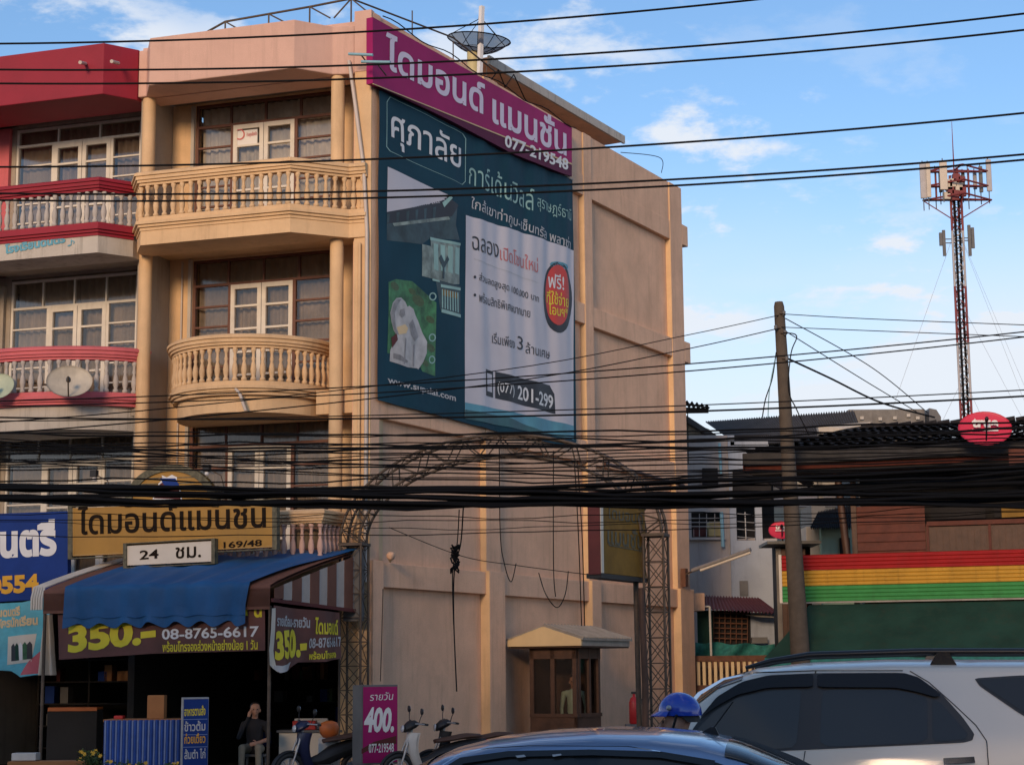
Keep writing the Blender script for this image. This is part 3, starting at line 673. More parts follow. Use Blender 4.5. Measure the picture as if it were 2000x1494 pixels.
# satellite dishes on the neighbour's balcony
def dish(name, label, c, r, axis, m, tilt_m='steel', flat=.16, group=None, el=1.0, arm=True, mount=None):
    t = thing(name, label, 'satellite dish', c, group)
    ax = unit(axis); b = MB(); n = 28; a = unit(np.cross(ax, Z)); u_ = np.cross(a, ax)
    def P(i, j, s_):
        rr = r*j/8; h = flat*r*((j/8)**2)*1.6; th = 2*pi*i/n
        return c+ax*(h+s_)+a*cos(th)*rr+u_*sin(th)*rr*el
    vs, fs = [], []
    for s_ in (0, -.012):
        o_ = len(vs); vs.append(P(0, 0, s_))
        for j in range(1, 9): vs += [P(i, j, s_) for i in range(n)]
        for i in range(n): fs.append((o_, o_+1+i, o_+1+(i+1) % n))
        for j in range(7): fs += [(o_+1+j*n+i, o_+1+(j+1)*n+i, o_+1+(j+1)*n+(i+1) % n, o_+1+j*n+(i+1) % n) for i in range(n)]
    h_ = len(vs)//2; e = 1+7*n
    fs += [(e+i, e+(i+1) % n, h_+e+(i+1) % n, h_+e+i) for i in range(n)]
    b.add(vs, fs, None, True); b.build('reflector', m, t, fix=False)
    if arm:
        f = c+ax*r*1.05-u_*r*.25
        MB().tube([c-u_*r*el*.98+ax*flat*r*1.6, f], .014, None, 6).build('feed_arm', tilt_m, t)
        MB().lathe(f-ax*.05, [(.03, 0), (.045, .04), (.045, .10), (.02, .13)], None, 10, axis=-ax).build('receiver', 'greybox', t)
    if mount is not None: MB().tube([c-ax*.03, c-ax*.16, mount], .02, None, 8).build('mount', tilt_m, t)
    return t
pd = hit(136, 750, FA(0, 1.15, 0), NF)
dish('satellite_dish', 'stained cream satellite dish hung on the pink curved balcony rail', pd, .42, unit(NF*.85+F*.15+Z*.4-F*.6), 'dishcream', mount=FA(6.75, .72, 7.3), el=.80)
pd = hit(0, 758, FA(0, 1.15, 0), NF)
dish('satellite_dish', 'pale green satellite dish cut by the left edge of the picture', pd, .30, unit(NF+Z*.4-F*.2), 'dishpale', mount=FA(8.2, .6, 7.3), el=.9)
# ------------------------------------------------------------------ signs on the side wall
def wr_banner(a, z):
    t = 1/(1+math.exp(-(a-3.2)*2.2))
    return .06+t*(.022*sin(a*5.1+.5*sin(z*.9))+.010*sin(a*11.3+.8*sin(z*1.3+1))*(.6+.4*sin(z*.7)))+(1-t)*(.012*sin(a*3+z*2.2)+.010*sin(a*7-z*3.1)*math.exp(-(z-6.7)*.4))
bn = Sheet(SI(0, .0, 0), S, NS, wr_banner, .075)
bt = thing('advertising_banner', 'huge dark teal housing advertisement banner hung on the pink side wall', 'banner', SI(4.2, .06, 6.7))
bn.emit([(.14, 6.70), (2.2, 6.68), (5.2, 6.62), (7.6, 6.66), (8.36, 6.80), (8.34, 12.76), (6.2, 12.66), (4.2, 12.60), (2.0, 12.60), (.14, 12.63)], [tuple(range(10))], 'cloth', 'teal', bt, 0)
B = bt
bn.poly([(905, 421), (1057, 468), (1117, 490), (1117, 858), (903, 815)], 'bannerwhite', B, 1)
bn.poly([(903, 786), (1010, 808), (1117, 832), (1117, 859), (1095, 855), (903, 817)], 'bannerblue', B, 2)
bn.poly([(903, 800), (985, 815), (1060, 845), (1117, 858), (1040, 845), (903, 818)], 'paleteal', B, 3)
bn.ring([(757, 190), (900, 262), (906, 272), (905, 356), (899, 362), (755, 297), (748, 288), (750, 200)], 1.4, 'mint', B, 1)
bn.text('ศุภาลัย', (758, 288), (896, 350), (758, 208), 'white', B, .01, 2)
bn.text('การ์เด้นวิลล์', (911, 360), (1036, 414), (912, 310), 'mint', B, .0, 2)
bn.text('สุราษฎร์ธานี', (1043, 412), (1112, 440), (1043, 380), 'mint', B, .0, 2)
bn.text('ใกล้เขาท่ากูบ-เซ็นทรัล พลาซ่า', (915, 414), (1110, 494), (917, 384), 'offwhite', B, .008, 2)
bn.text('ฉลอง', (917, 488), (970, 505), (917, 461), 'ink', B, .0, 3)
bn.text('เปิดโซนใหม่', (972, 508), (1044, 534), (972, 478), 'letterred', B, .0, 3)
bn.poly([(920, 506), (1045, 553), (1045, 554.2), (920, 507.2)], 'offwhite', B, 2, name='rule_line')
for y in (542, 577): bn.poly(ell(921, y, 2.2, 3, 10), 'ink', B, 3, name='bullet_dot')
bn.text('ส่วนลดสูงสุด 100,000 บาท', (928, 553), (1046, 596), (928, 532), 'ink', B, .0, 3)
bn.text('พร้อมสิทธิพิเศษมากมาย', (928, 590), (1029, 621), (928, 570), 'ink', B, .0, 3)
bn.text('เริ่มเพียง', (957, 670), (1000, 682), (957, 648), 'ink', B, .0, 3)
bn.text('3', (1006, 682), (1017, 685), (1006, 656), 'ink', B, .0, 3)
bn.text('ล้านเศษ', (1022, 690), (1070, 702), (1022, 668), 'ink', B, .0, 3)
bn.poly([(943, 721), (959, 726), (959, 777), (943, 773)], 'ink', B, 2, name='phone_picture'); bn.poly([(945.5, 729), (956.5, 732), (956.5, 767), (945.5, 764)], 'bannerwhite', B, 3, name='phone_screen')
bn.poly([(963, 726), (1070, 753), (1078, 770), (1080, 809), (1040, 798), (963, 778)], 'ink', B, 2)
bn.text('(077)', (967, 771), (998, 778), (967, 745), 'white', B, .01, 3); bn.text('201-299', (1006, 780), (1076, 800), (1006, 752), 'white', B, .02, 3)
bn.poly(ell(1085, 582, 29, 69, 30, sl=.12), 'ink', B, 2, name='badge_rim'); bn.poly(ell(1084, 577, 23, 59, 30, sl=.12), 'red', B, 3, name='badge_face'); bn.poly(ell(1087, 520, 17, 8, 10, sl=.2), 'bannerblue', B, 2, name='badge_gloss')
bn.text('ฟรี!', (1067, 562), (1094, 568), (1067, 532), 'white', B, .01, 4); bn.text('ที่ใช้จ่าย', (1064, 592), (1104, 602), (1064, 566), 'yellow', B, .01, 4); bn.text('โอนฯ*', (1068, 614), (1102, 622), (1068, 592), 'yellow', B, .01, 4)
# picture of a house
bn.poly([(751, 327), (801, 350), (872, 383), (858, 396), (751, 415)], 'bannerwhite', B, 1, name='picture_sky')
bn.poly([(751, 417), (800, 407), (858, 394), (866, 386), (888, 400), (884, 440), (893, 470), (835, 466), (818, 478), (751, 470)], 'printdark', B, .5, name='picture_house_front')
bn.poly([(751, 416), (800, 406), (858, 393), (866, 384), (890, 402), (876, 424), (800, 430), (751, 438)], 'ink', B, 1, name='picture_roof')
for k in range(6): bn.poly([(751+18*k, 419-2.6*k), (757+18*k, 418-2.6*k), (755+18*k, 436-1.6*k), (751+18*k, 436-1.6*k)], 'printdark', B, 1.5, name='picture_roof_line')
bn.poly([(762, 437), (870, 424), (873, 430), (765, 443)], 'printgrey', B, 2, name='picture_eave'); bn.poly([(858, 397), (874, 383), (877, 388), (862, 406)], 'mint', B, 2, name='picture_gable_edge')
bn.poly([(818, 478), (836, 482), (838, 545), (818, 540)], 'printgrey', B, 1, name='picture_wall'); bn.poly([(835, 466), (893, 478), (893, 556), (880, 556), (837, 545)], 'printgrey', B, 2, name='picture_window')
bn.poly([(834, 464), (894, 476), (894, 481), (834, 470)], 'mint', B, 3, name='picture_cornice')
for x in (841, 855, 869, 883): bn.poly([(x, 476+(x-841)*.18), (x+9, 478+(x-841)*.18), (x+9, 530+(x-841)*.18), (x, 527+(x-841)*.18)], 'mint', B, 3, name='picture_pane')
bn.poly([(851, 505), (856, 498), (862, 512), (868, 500), (871, 508), (862, 524), (861, 545), (857, 545), (858, 524)], 'printdark', B, 4, name='picture_plant')
bn.poly([(845, 548), (895, 560), (895, 620), (853, 606)], 'printdark', B, 1, name='picture_porch'); bn.poly([(856, 565), (890, 572), (888, 584), (858, 578)], 'boxyellow', B, 1.5, name='picture_porch_light')
for k in range(7): bn.poly([(856+k*5.4, 566+k), (858.4+k*5.4, 566+k), (858.4+k*5.4, 603+k*1.4), (856+k*5.4, 602+k*1.4)], 'mint', B, 2, name='picture_rail')
bn.poly([(854, 556), (895, 563), (895, 568), (854, 562)], 'mint', B, 3, name='picture_beam'); bn.poly([(855, 604), (895, 615), (895, 621), (855, 611)], 'mint', B, 3, name='picture_beam')
bn.poly([(838, 545), (852, 549), (852, 552), (838, 549)], 'mint', B, 3, name='picture_beam')
# picture of a pale figure before leaves
bn.poly([(752, 552), (768, 546), (800, 550), (846, 592), (846, 735), (818, 726), (806, 700), (752, 690)], 'bannergreen', B, 1, name='picture_leaves')
for x, y, q in ((765, 560, 9), (812, 588, 12), (835, 625, 8), (836, 680, 9), (825, 710, 7), (800, 570, 7)): bn.poly(ell(x, y, q, q*.9, 9, sl=.4), 'leaf', B, 1.5, name='picture_leaf_clump')
bn.poly([(755, 612), (760, 592), (768, 583), (778, 582), (786, 590), (790, 600), (794, 598), (802, 604), (806, 616), (812, 628), (820, 650), (829, 668), (828, 690), (820, 708), (810, 722), (808, 720), (790, 718), (756, 706), (757, 684), (764, 666), (768, 656), (762, 645), (758, 630)], 'printpale', B, 2, name='picture_figure')
bn.poly([(757, 612), (761, 595), (769, 585), (778, 585), (770, 596), (764, 612), (766, 640), (772, 655), (766, 652), (759, 634)], 'printshade', B, 3, name='picture_hair'); bn.poly([(768, 640), (784, 634), (790, 642), (786, 652), (772, 654)], 'peach', B, 3, name='picture_neckline')
bn.poly([(792, 634), (800, 624), (806, 640), (812, 658), (804, 668), (796, 655)], 'printshade', B, 3, name='picture_sleeve_fold'); bn.poly([(775, 606), (784, 603), (785, 616), (778, 622), (773, 616)], 'printshade', B, 3, name='picture_face_shade')
bn.poly([(783, 660), (786, 662), (784, 712), (781, 711)], 'printshade', B, 3, name='picture_fold'); bn.poly([(800, 675), (804, 672), (802, 716), (799, 717)], 'printshade', B, 3, name='picture_fold'); bn.poly([(762, 690), (775, 694), (790, 706), (788, 710), (762, 700)], 'printshade', B, 3, name='picture_fold'); bn.poly([(758, 660), (768, 652), (770, 664), (760, 680)], 'maroon', B, 3, name='picture_shadow')
for y in (560+20, 660, 703): bn.ring(ell(839, y, 7, 8, 12), 2.4, 'mint', B, 2, name='picture_badge')
bn.text('www.supalai.com', (752, 752), (885, 788), (752, 735), 'offwhite', B, .02, 2)
rp = MB().tube([bn.pt(.14+8.2*k/20, 12.62+.14*(k/20)-.03*sin(k*pi/20)*0, .02) for k in range(21)], .012, None, 5).build('hem_rope', 'offwhite', B)

mg = thing('name_sign', 'magenta building name sign with lavender letters above the teal banner', 'sign', SI(4.2, .1, 12.8))
ms = Sheet(SI(0, .16, 0), S, NS)
ms.poly([(728, 34), (1117, 250), (1117, 319), (728, 163)], 'magenta', mg, 0, 'sign_panel', thick=.14)
ms.poly([(729, 163.5), (1117, 319.5), (1117, 322), (729, 165)], 'peach', mg, 1, 'trim_strip', thick=.02)
ms.poly([(745, 172.5), (1117, 322.5), (1117, 345), (1096, 338), (1000, 300), (880, 236), (790, 190)], 'purple', mg, 0, 'lower_panel', thick=.12)
ms.text('ไดมอนด์', (752, 134), (946, 226), (753, 62), 'lav', mg, .024, 2); ms.text('แมนชั่น', (961, 240), (1106, 306), (961, 170), 'lav', mg, .024, 2)
ms.text('077-219548', (985, 287), (1109, 334), (986, 263), 'white', mg, .03, 2)
MB().tube([SI(v, .17, 13.95+.05*sin(v*3)) for v in np.linspace(.1, 8.3, 30)], .012, None, 5).build('edge_cable', 'cable', mg)

# roof-line steel frame, dish and posts
rt = thing('roof_frame', 'thin rusty steel triangulated frame along the roof edge of the orange building', 'frame', FA(2, -.4, 14.0))
pts = [(392, 70), (440, 43), (525, 28), (605, 14), (686, -2)]
P3 = [hit(x, y, FA(0, -.4, 0), NF) for x, y in pts]
MB().tube(P3, .022, None, 6).build('top_rail', 'steel', rt)
b = MB()
for (x, y), q in zip(pts[1:], P3[1:]):
    b.tube([q, V(q[0], q[1], 14.0)], .018, None, 6)
for (x0, y0, x1, y1) in ((440, 43, 470, 60), (525, 28, 562, 47), (605, 14, 645, 36), (686, -2, 652, 36), (686, -2, 735, 38)):
    b.tube([hit(x0, y0, FA(0, -.4, 0), NF), hit(x1, y1, FA(0, -.4, 0), NF)], .016, None, 6)
b.build('strut', 'steel', rt)
MB().tube([hit(686, -2, FA(0, -.4, 0), NF), SI(3.2, -.1, 14.55), SI(5.0, -.1, 14.35)], .018, None, 6).build('side_rail', 'steel', rt)
b = MB()
for v in (1.6, 3.2, 4.6): b.tube([SI(v, -.1, 14.05), SI(v, -.1, 14.75-.09*v)], .014, None, 6)
b.build('strut', 'steel', rt)
# mesh dish
dc = atY(933, 101, 38)
dt = thing('mesh_satellite_dish', 'large dark blue wire mesh satellite dish facing up on the roof', 'satellite dish', V(dc[0]-.25, dc[1], 13.12))
n = 36; R_ = .68; tl = unit(V(.10, -.10, 1)); ta = unit(np.cross(tl, V(0, 1, 0))); tb = np.cross(tl, ta)
def DP(r, th): return dc+V(0, 0, -.05)+ta*cos(th)*r*R_+tb*sin(th)*r*R_+tl*(.30*r*r)
b = MB(); b.grid(lambda i, j: DP(.06+.94*j, 2*pi*i), n, 6, None); b.build('mesh_reflector', 'mesh', dt, fix=False)
b = MB()
for k in range(12): b.tube([DP(j/6, 2*pi*k/12) for j in range(7)], .009, None, 5)
b.tube([DP(1, 2*pi*k/36) for k in range(37)], .014, None, 5); b.tube([DP(.55, 2*pi*k/24) for k in range(25)], .007, None, 5)
b.build('rib', 'cable', dt)
fp = DP(0, 0)+tl*.78
b = MB()
for k in range(4): b.tube([DP(1, 2*pi*k/4+.6), fp], .009, None, 5)
b.build('feed_strut', 'cable', dt); MB().lathe(fp-tl*.05, [(.04, 0), (.06, .03), (.055, .16), (.03, .2)], None, 12, axis=tl).build('receiver', 'black', dt)
MB().tube([V(dc[0]-.10, dc[1], 13.12), V(dc[0]-.10, dc[1], 14.98)], .13, None, 16).build('support_post', 'postyellow', dt)
p0 = atY(933, 132, 37.6); p1 = atY(941, 13, 37.6)
t = MB().tube([V(p0[0], p0[1], 13.15), p1], .062, None, 4, smooth=False).build('white_post', 'postwhite')
tag(t, 'slim square white post standing on the roof beside the mesh dish', 'post')
cb = MB().tube([SI(v, -.2, z) for v, z in ((4.9, 14.1), (5.3, 14.5), (5.6, 14.2), (6.0, 14.6), (6.5, 14.2), (7.2, 14.0), (7.9, 13.9))], .014, None, 5)
tag(cb.build('loose_cable', 'cable'), 'loose cable tangle at the foot of the white roof post', 'cable')

# ------------------------------------------------------------------ front signs
def board(name, label, cat, d, pts, m, thick, group=None, **k):
    sh = Sheet(FA(0, d, 0), -F, NF); c = np.mean([hit(x, y, sh.o, sh.n) for x, y in pts], 0)
    t = thing(name, label, cat, c-Z*(c[2]-min(hit(x, y, sh.o, sh.n)[2] for x, y in pts)), group)
    sh.poly(pts, m, t, 0, 'sign_panel', thick); return sh, t
def frame_rim(sh, pts, m, parent, w_=.09, out=.03):
    P = [sh.pt(*sh.ab(*p)) for p in pts]; c = np.mean(P, 0); n = len(P); b = MB()
    for i in range(n):
        a, q = P[i], P[(i+1) % n]; ia, iq = a+(c-a)*(w_/np.linalg.norm(c-a)), q+(c-q)*(w_/np.linalg.norm(c-q))
        b.prism([a-NF*.1, q-NF*.1, iq-NF*.1, ia-NF*.1], NF*(.1+out+.0007*i))
    return b.build('sign_frame', m, parent)
DS = 1.55
s1, t1 = board('shop_sign', 'ochre yellow name sign with dark Thai letters above the blue awning', 'sign', DS, [(140, 992), (537, 978), (537, 1068), (140, 1086)], 'signyellow', .12)
frame_rim(s1, [(134, 988), (542, 974), (542, 1073), (134, 1092)], 'mottled', t1)
s1.ring([(141, 992), (536, 978), (536, 1067), (141, 1085)], 2, 'peach', t1, 1, 'trim_line')
s1.text('ไดมอนด์แมนชั่น', (152, 1045), (520, 1030), (152, 988), 'signink', t1, .018, 2)
s1.text('169/48', (437, 1071), (512, 1066), (437, 1058), 'signink', t1, .02, 2)
s2, t2 = board('hours_plaque', 'cream plaque reading 24 with Thai letters hung under the ochre sign', 'sign', DS+.10, [(248, 1066), (416, 1056), (416, 1096), (248, 1104)], 'plaque', .06)
frame_rim(s2, [(242, 1061), (421, 1051), (421, 1101), (242, 1110)], 'mottled', t2, .07)
s2.text('24', (273, 1093), (310, 1090), (273, 1075), 'signink', t2, .02, 2); s2.text('ชม.', (343, 1091), (393, 1088), (343, 1069), 'signink', t2, .015, 2)
s3, t3 = board('arched_sign', 'ochre half round sign with house emblem standing on the yellow name sign', 'sign', DS+.02, ell(335, 989, 92, 82, 30, pi, 2*pi)+[(427, 989)], 'signyellow', .10)
P = ell(335, 989, 92, 82, 30, pi, 2*pi)+[(427, 989)]; Q = ell(335, 989, 78, 69, 30, pi, 2*pi)+[(413, 989)]
b = MB(); pp = [s3.pt(*s3.ab(*p)) for p in P]; qq = [s3.pt(*s3.ab(*p)) for p in Q]
for i in range(len(pp)-1): b.prism([pp[i]-NF*.12, pp[i+1]-NF*.12, qq[i+1]-NF*.12, qq[i]-NF*.12], NF*.15)
b.build('sign_rim', 'mottled', t3)
s3.poly([(298, 975), (310, 944), (318, 936), (316, 928), (326, 932), (336, 927), (346, 932), (345, 940), (352, 950), (356, 977)], 'white', t3, 1, 'emblem_edge')
s3.poly([(301, 973), (312, 946), (320, 940), (330, 950), (349, 951), (353, 975)], 'maroon', t3, 2, 'emblem_walls'); s3.poly([(313, 934), (327, 934), (343, 934), (351, 948), (327, 951), (320, 946)], 'bluesign', t3, 3, 'emblem_roof')
for k in range(5): s3.poly([(262+6*abs(k-4)/2, 978-11*k), (408-6*abs(k-4)/2, 974-11*k), (408-6*abs(k-4)/2, 976-11*k), (262+6*abs(k-4)/2, 980-11*k)] if k < 5 else [], 'mottled', t3, .5, 'emblem_line')
for i, (x, y) in enumerate(((404, 925), (184, 936))):
    t = thing('spot_lamp', ['small dark spot lamp at the right of the arched sign', 'small dark spot lamp left of the arched sign'][i], 'lamp', hit(x, y, FA(0, DS+.2, 0), NF), 'spot lamps above the shop sign')
    c = hit(x, y-10, FA(0, DS+.2, 0), NF)
    MB().box(Fr(c, F, NF), -.06, .06, -.05, .05, -.05, .07).build('lamp_housing', 'black', t); MB().lathe(c-Z*.12, [(.02, 0), (.035, .02), (.035, .06)], None, 10).build('lamp_bulb', 'postwhite', t)
    MB().tube([c, c+F*(-.25)-Z*.12-NF*.05, c+F*(-.30)-Z*.35-NF*.1], .012, None, 5).build('lamp_arm', 'steel', t)
s4, t4 = board('music_sign', 'royal blue shop sign with big white Thai letters and amber number', 'sign', 1.45, [(-260, 1012), (132, 998), (132, 1167), (-260, 1190)], 'bluesign', .12)
s4.text('ดนตรี', (-40, 1093), (111, 1085), (-40, 1022), 'white', t4, .05, 2); s4.text('0554', (-22, 1162), (76, 1156), (-22, 1126), 'amber', t4, .05, 2)
wp = lambda a, z: .05*sin(a*4.1)*.5+.03*sin(a*9+z*2)
s5 = Sheet(FA(0, 1.75, 0), -F, NF, wp, .08)
t5 = thing('poster', 'pale sky blue canvas poster with peach letters hanging below the blue sign', 'poster', FA(7.6, 1.75, 1.9))
s5.poly([(-60, 1180), (-10, 1178), (45, 1176), (92, 1164), (100, 1182), (96, 1250), (84, 1316), (40, 1322), (20, 1310), (-60, 1305)], 'tealposter', t5, 0, 'cloth')
s5.text('เรียนดนตรี', (-30, 1207), (42, 1202), (-30, 1188), 'peach', t5, .05, 2); s5.text('รับสมัครนักเรียน', (-40, 1230), (74, 1220), (-40, 1210), 'peach', t5, .05, 2)
s5.poly([(13, 1243), (72, 1237), (64, 1292), (12, 1298)], 'plaque', t5, 1, 'picture_card'); 
for k in range(5): s5.poly([(20+k*9, 1262-k), (25+k*9, 1256-k), (29+k*9, 1262-k), (30+k*9, 1290-k), (20+k*9, 1291-k)], ['ink', 'greenawn', 'white', 'bannergreen', 'ink'][k], t5, 2, 'picture_figure')
s5.poly([(40, 1318), (60, 1290), (80, 1270), (84, 1314)], 'rosepink', t5, 1, 'printed_panel')
b = MB(); p = hit(96, 1200, FA(0, 1.95, 0), NF); q = hit(94, 1318, FA(0, 1.95, 0), NF)
b.grid(lambda i, j: p+(q-p)*j-F*(.13-.26*i)*(.5+.8*j)+NF*(.06*sin(i*14)+.1*sin(i*pi)), 26, 6, None)
tag(b.build('rolled_canvas', 'plaque', fix=False), 'bundled cream canvas strip hanging between the poster and the brown banner', 'canvas')

# ------------------------------------------------------------------ awning over the shop
aw = thing('awning', 'brown framed awning covered by a faded blue tarpaulin over the shop front', 'awning', UV(2.1, -3.0, 2.7))
def awn(u, s_):      # s_ 0 at the wall .. 1 at the front edge, rounded nose
    v = -.35-2.65*min(1, s_/.85); z = 3.95-.72*min(1, s_/.85)-max(0, s_-.85)/.15*.34+.05*sin(min(1, s_)*pi)
    return UV(u, v, z)
nu = 60
b = MB(); b.grid(lambda i, j: awn(.02+4.28*i, j), 8, 14, None); b.grid(lambda i, j: awn(.02+4.28*i, j)-Z*.05, 8, 14, None); b.build('awning_canvas', 'awnbrown', aw, fix=False)
def tarp(i, j):
    u = .42+3.42*i; s_ = j*1.0; p = awn(u+.10*(1-j)*(-1 if i > .5 else 1)*0-.45*(1-j)*(1-i), min(s_, 1)); 
    return p-NF*0+(-S)*(.05+.02*sin(u*7+j*5)+.02*sin(u*15))*min(1, .3+j)+Z*(.03+.02*sin(u*5+j*9)*(1-j)+.015*sin(u*13+j*4))
b = MB(); b.grid(tarp, 80, 26, None)
b.grid(lambda i, j: tarp(i, 1.0)-Z*(.30*j*(1+.12*sin(i*46)*1.0))+(-S)*(.03*j*sin(i*40)), 80, 5, None)
b.build('tarpaulin', 'awnblue', aw, fix=False)
b = MB(); b.tube([tarp(k/40, 1.0)-Z*.16+(-S)*.012 for k in range(41)], .008, None, 5); b.build('tarpaulin_seam', 'awnblue', aw)
sp = MB(); 
for k in range(10):      # striped side: vertical bands under the sloping edge
    v0, v1 = -2.92+k*.262, -2.92+(k+1)*.262
    zt = lambda v: 3.88-.72*min(1, (-v-.35)/2.65)+.0
    x = -.012 if k % 2 else -.0
    P = [UV(-x, v0, 3.02-.015*k), UV(-x, v1, 3.02-.015*k), UV(-x, v1, zt(v1)), UV(-x, v0, zt(v0))]
    MB().prism(P, NS*.008).build('awning_stripe', 'awnwhite' if k % 2 else 'awnbrown', aw)
MB().prism([UV(-.0, -3.0, 2.96), UV(0, -.3, 2.84), UV(0, -.3, 2.90), UV(0, -3.0, 3.02)], NS*.03).build('awning_rail', 'maroon', aw)
b = MB()
for k in range(5): b.tube([awn(4.33+.05*k, j/12)+Z*.02 for j in range(13)], .022, None, 6)
b.build('folded_edge', 'plaque', aw)
MB().tube([UV(4.3, -2.95, 2.9), UV(4.3, -2.95, 0)], .03).build('awning_post', 'steel', aw); MB().tube([UV(.05, -2.95, 2.9), UV(.05, -2.95, 0)], .03).build('awning_post', 'steel', aw)
s6 = Sheet(UV(0, -2.93, 0), -F, NF, lambda a, z: .012*sin(a*5)+.008*sin(a*13+z*3), .1)
t6 = thing('price_banner', 'maroon brown banner with yellow 350 price below the blue tarpaulin', 'banner', UV(2.2, -2.93, 2.1))
s6.poly([(112, 1200), (300, 1188), (517, 1170), (517, 1270), (300, 1276), (114, 1288)], 'bannerbrown', t6, 0, 'cloth')
s6.text('350.-', (133, 1276), (305, 1256), (133, 1222), 'yellow', t6, .05, 2); s6.text('ไดมอนด์ แมนชั่น', (317, 1214), (511, 1205), (317, 1176), 'yellow', t6, .03, 2)
s6.text('08-8765-6617', (317, 1249), (505, 1243), (317, 1228), 'white', t6, .022, 2); s6.text('พร้อมโทรจองล่วงหน้าอย่างน้อย 1 วัน', (318, 1273), (503, 1268), (318, 1252), 'yellow', t6, .02, 2)
s7 = Sheet(SI(0, .06, 0), S, NS, lambda a, z: .05*sin(a*4.5+z)+.03*sin(a*11-z*3)*(2.9-z), .07)
t7 = thing('side_banner', 'crumpled dark price banner hanging under the striped end of the awning', 'banner', SI(-2, .06, 1.9))
s7.poly([(530, 1182), (600, 1190), (668, 1196), (668, 1285), (630, 1292), (585, 1293), (566, 1308), (540, 1314), (526, 1298), (524, 1270)], 'bannerbrown', t7, 0, 'cloth')
s7.poly([(526, 1188), (533, 1187), (531, 1270), (538, 1312), (526, 1298), (522, 1270)], 'plaque', t7, 1, 'folded_hem'); s7.poly([(526, 1298), (545, 1300), (572, 1292), (562, 1308), (541, 1314)], 'offwhite', t7, 1, 'folded_hem')
s7.text('รายเดือน-รายวัน', (536, 1222), (604, 1226), (536, 1200), 'offwhite', t7, .03, 2); s7.text('350.-', (534, 1290), (600, 1282), (534, 1232), 'yellow', t7, .05, 2)
s7.text('ไดมอนด์', (612, 1238), (664, 1240), (612, 1205), 'yellow', t7, .03, 2); s7.text('08-8765-6617', (604, 1266), (668, 1262), (604, 1246), 'offwhite', t7, .02, 2); s7.text('พร้อมโทรจอง', (606, 1288), (656, 1284), (606, 1272), 'yellow', t7, .03, 2)

# ------------------------------------------------------------------ lattice arch at the yard entrance
la = thing('lattice_arch', 'rusty steel lattice arch on two towers over the yard entrance', 'arch', FA(-2.6, .4, 0))
def tower(u0, u1, z1, d0=.22, d1=.56):
    cs = [(u0, d0), (u1, d0), (u1, d1), (u0, d1)]; b = MB()
    for u, d in cs: b.tube([FA(u, d, 0), FA(u, d, z1)], .024, None, 6)
    tw = b.build('arch_tower', 'steel', la); b = MB(); n = int(z1/.42)
    for k in range(n):
        za, zb_ = z1-(k+1)*.42, z1-k*.42
        for i in range(4):
            (ua, da), (ub, db) = cs[i], cs[(i+1) % 4]
            b.tube([FA(ua, da, zb_), FA(ub, db, zb_)], .009, None, 5)
            b.tube([FA(ua, da, za if k % 2 else zb_), FA(ub, db, zb_ if k % 2 else za)], .008, None, 5)
            if i in (0, 2): b.tube([FA(ua, da, zb_ if k % 2 else za), FA(ub, db, za if k % 2 else zb_)], .008, None, 5)
    b.build('brace', 'steel', tw)
    MB().box(FA, u0-.03, u1+.03, d0-.03, d1+.03, z1, z1+.05).build('cap_plate', 'steel', tw)
tower(-.06, .34, 4.02); tower(-5.52, -5.18, 4.02)
MB().box(FA, .0, .30, .26, .50, 2.7, 3.95).build('meter_box', 'greybox', la)
uc = -2.58
def ap_(t, r, d): return FA(uc+(2.92-r)*cos(t), d, 4.08+(1.78-r)*sin(t))
ch = []
for r in (0, .36):
    for d in (.22, .56):
        b = MB(); b.tube([ap_(pi*k/40, r, d) for k in range(41)], .027, None, 6); ch.append(b.build('arch_chord', 'steel', la))
b = MB(); n = 26
for k in range(n):
    t0, t1_ = pi*k/n, pi*(k+1)/n
    for d in (.22, .56): b.tube([ap_(t0, 0 if k % 2 else .36, d), ap_(t1_, .36 if k % 2 else 0, d)], .014, None, 5)
    for r in (0, .36):
        b.tube([ap_(t0, r, .22), ap_(t0, r, .56)], .013, None, 5); b.tube([ap_(t0, r, .22), ap_(t1_, r, .56)], .008, None, 5)
b.build('brace', 'steel', la)
# lightbox on the right tower
pa, pb = atY(1172, 1112, 29.4), atY(1262, 1128, 31.1); pa[2] = pb[2] = 0; ex = unit(pb-pa); en = V(ex[1], -ex[0], 0); en = en if en[1] < 0 else -en; wd = np.linalg.norm(pb-pa)
lb = thing('light_box_sign', 'ochre two sided light box sign with maroon edge beside the right arch tower', 'sign', pa+V(0, 0, 3.3))
BX = Fr(pa, ex, -en)
MB().box(BX, .0, wd, .0, .17, 3.34, 4.62).build('sign_box', 'boxyellow', lb, bevel=.01)
MB().prism([BX(-.012, -.02, 3.32), BX(-.012, .19, 3.32), BX(-.012, .19, 4.64), BX(-.012, -.02, 4.64)], -ex*.02).build('side_panel', 'maroon', lb)
MB().box(BX, -.01, .09, -.03, -.002, 3.34, 4.62).build('edge_trim', 'plaque', lb); MB().box(BX, .0, wd, -.02, .24, 3.26, 3.338).build('sign_base', 'black', lb)
s8 = Sheet(BX(0, -.004, 0), ex, en); s8.text('แมนชั่น', (1186, 1062), (1256, 1074), (1186, 1022), 'mottled', lb, .02, 1); s8.poly([(1188, 1063), (1254, 1075), (1254, 1077), (1188, 1065)], 'mottled', lb, 1, 'rule_line')
s8.text('ไดมอนด์', (1186, 1012), (1256, 1024), (1186, 985), 'mottled', lb, .01, 1)
MB().tube([BX(wd*.9, .11, 3.3), BX(wd*.93, .11, 0)], .045, None, 8).build('sign_post', 'steel', lb)
p = atY(1252, 1148, 30.6); q = V(p[0]+.02, p[1], 0)
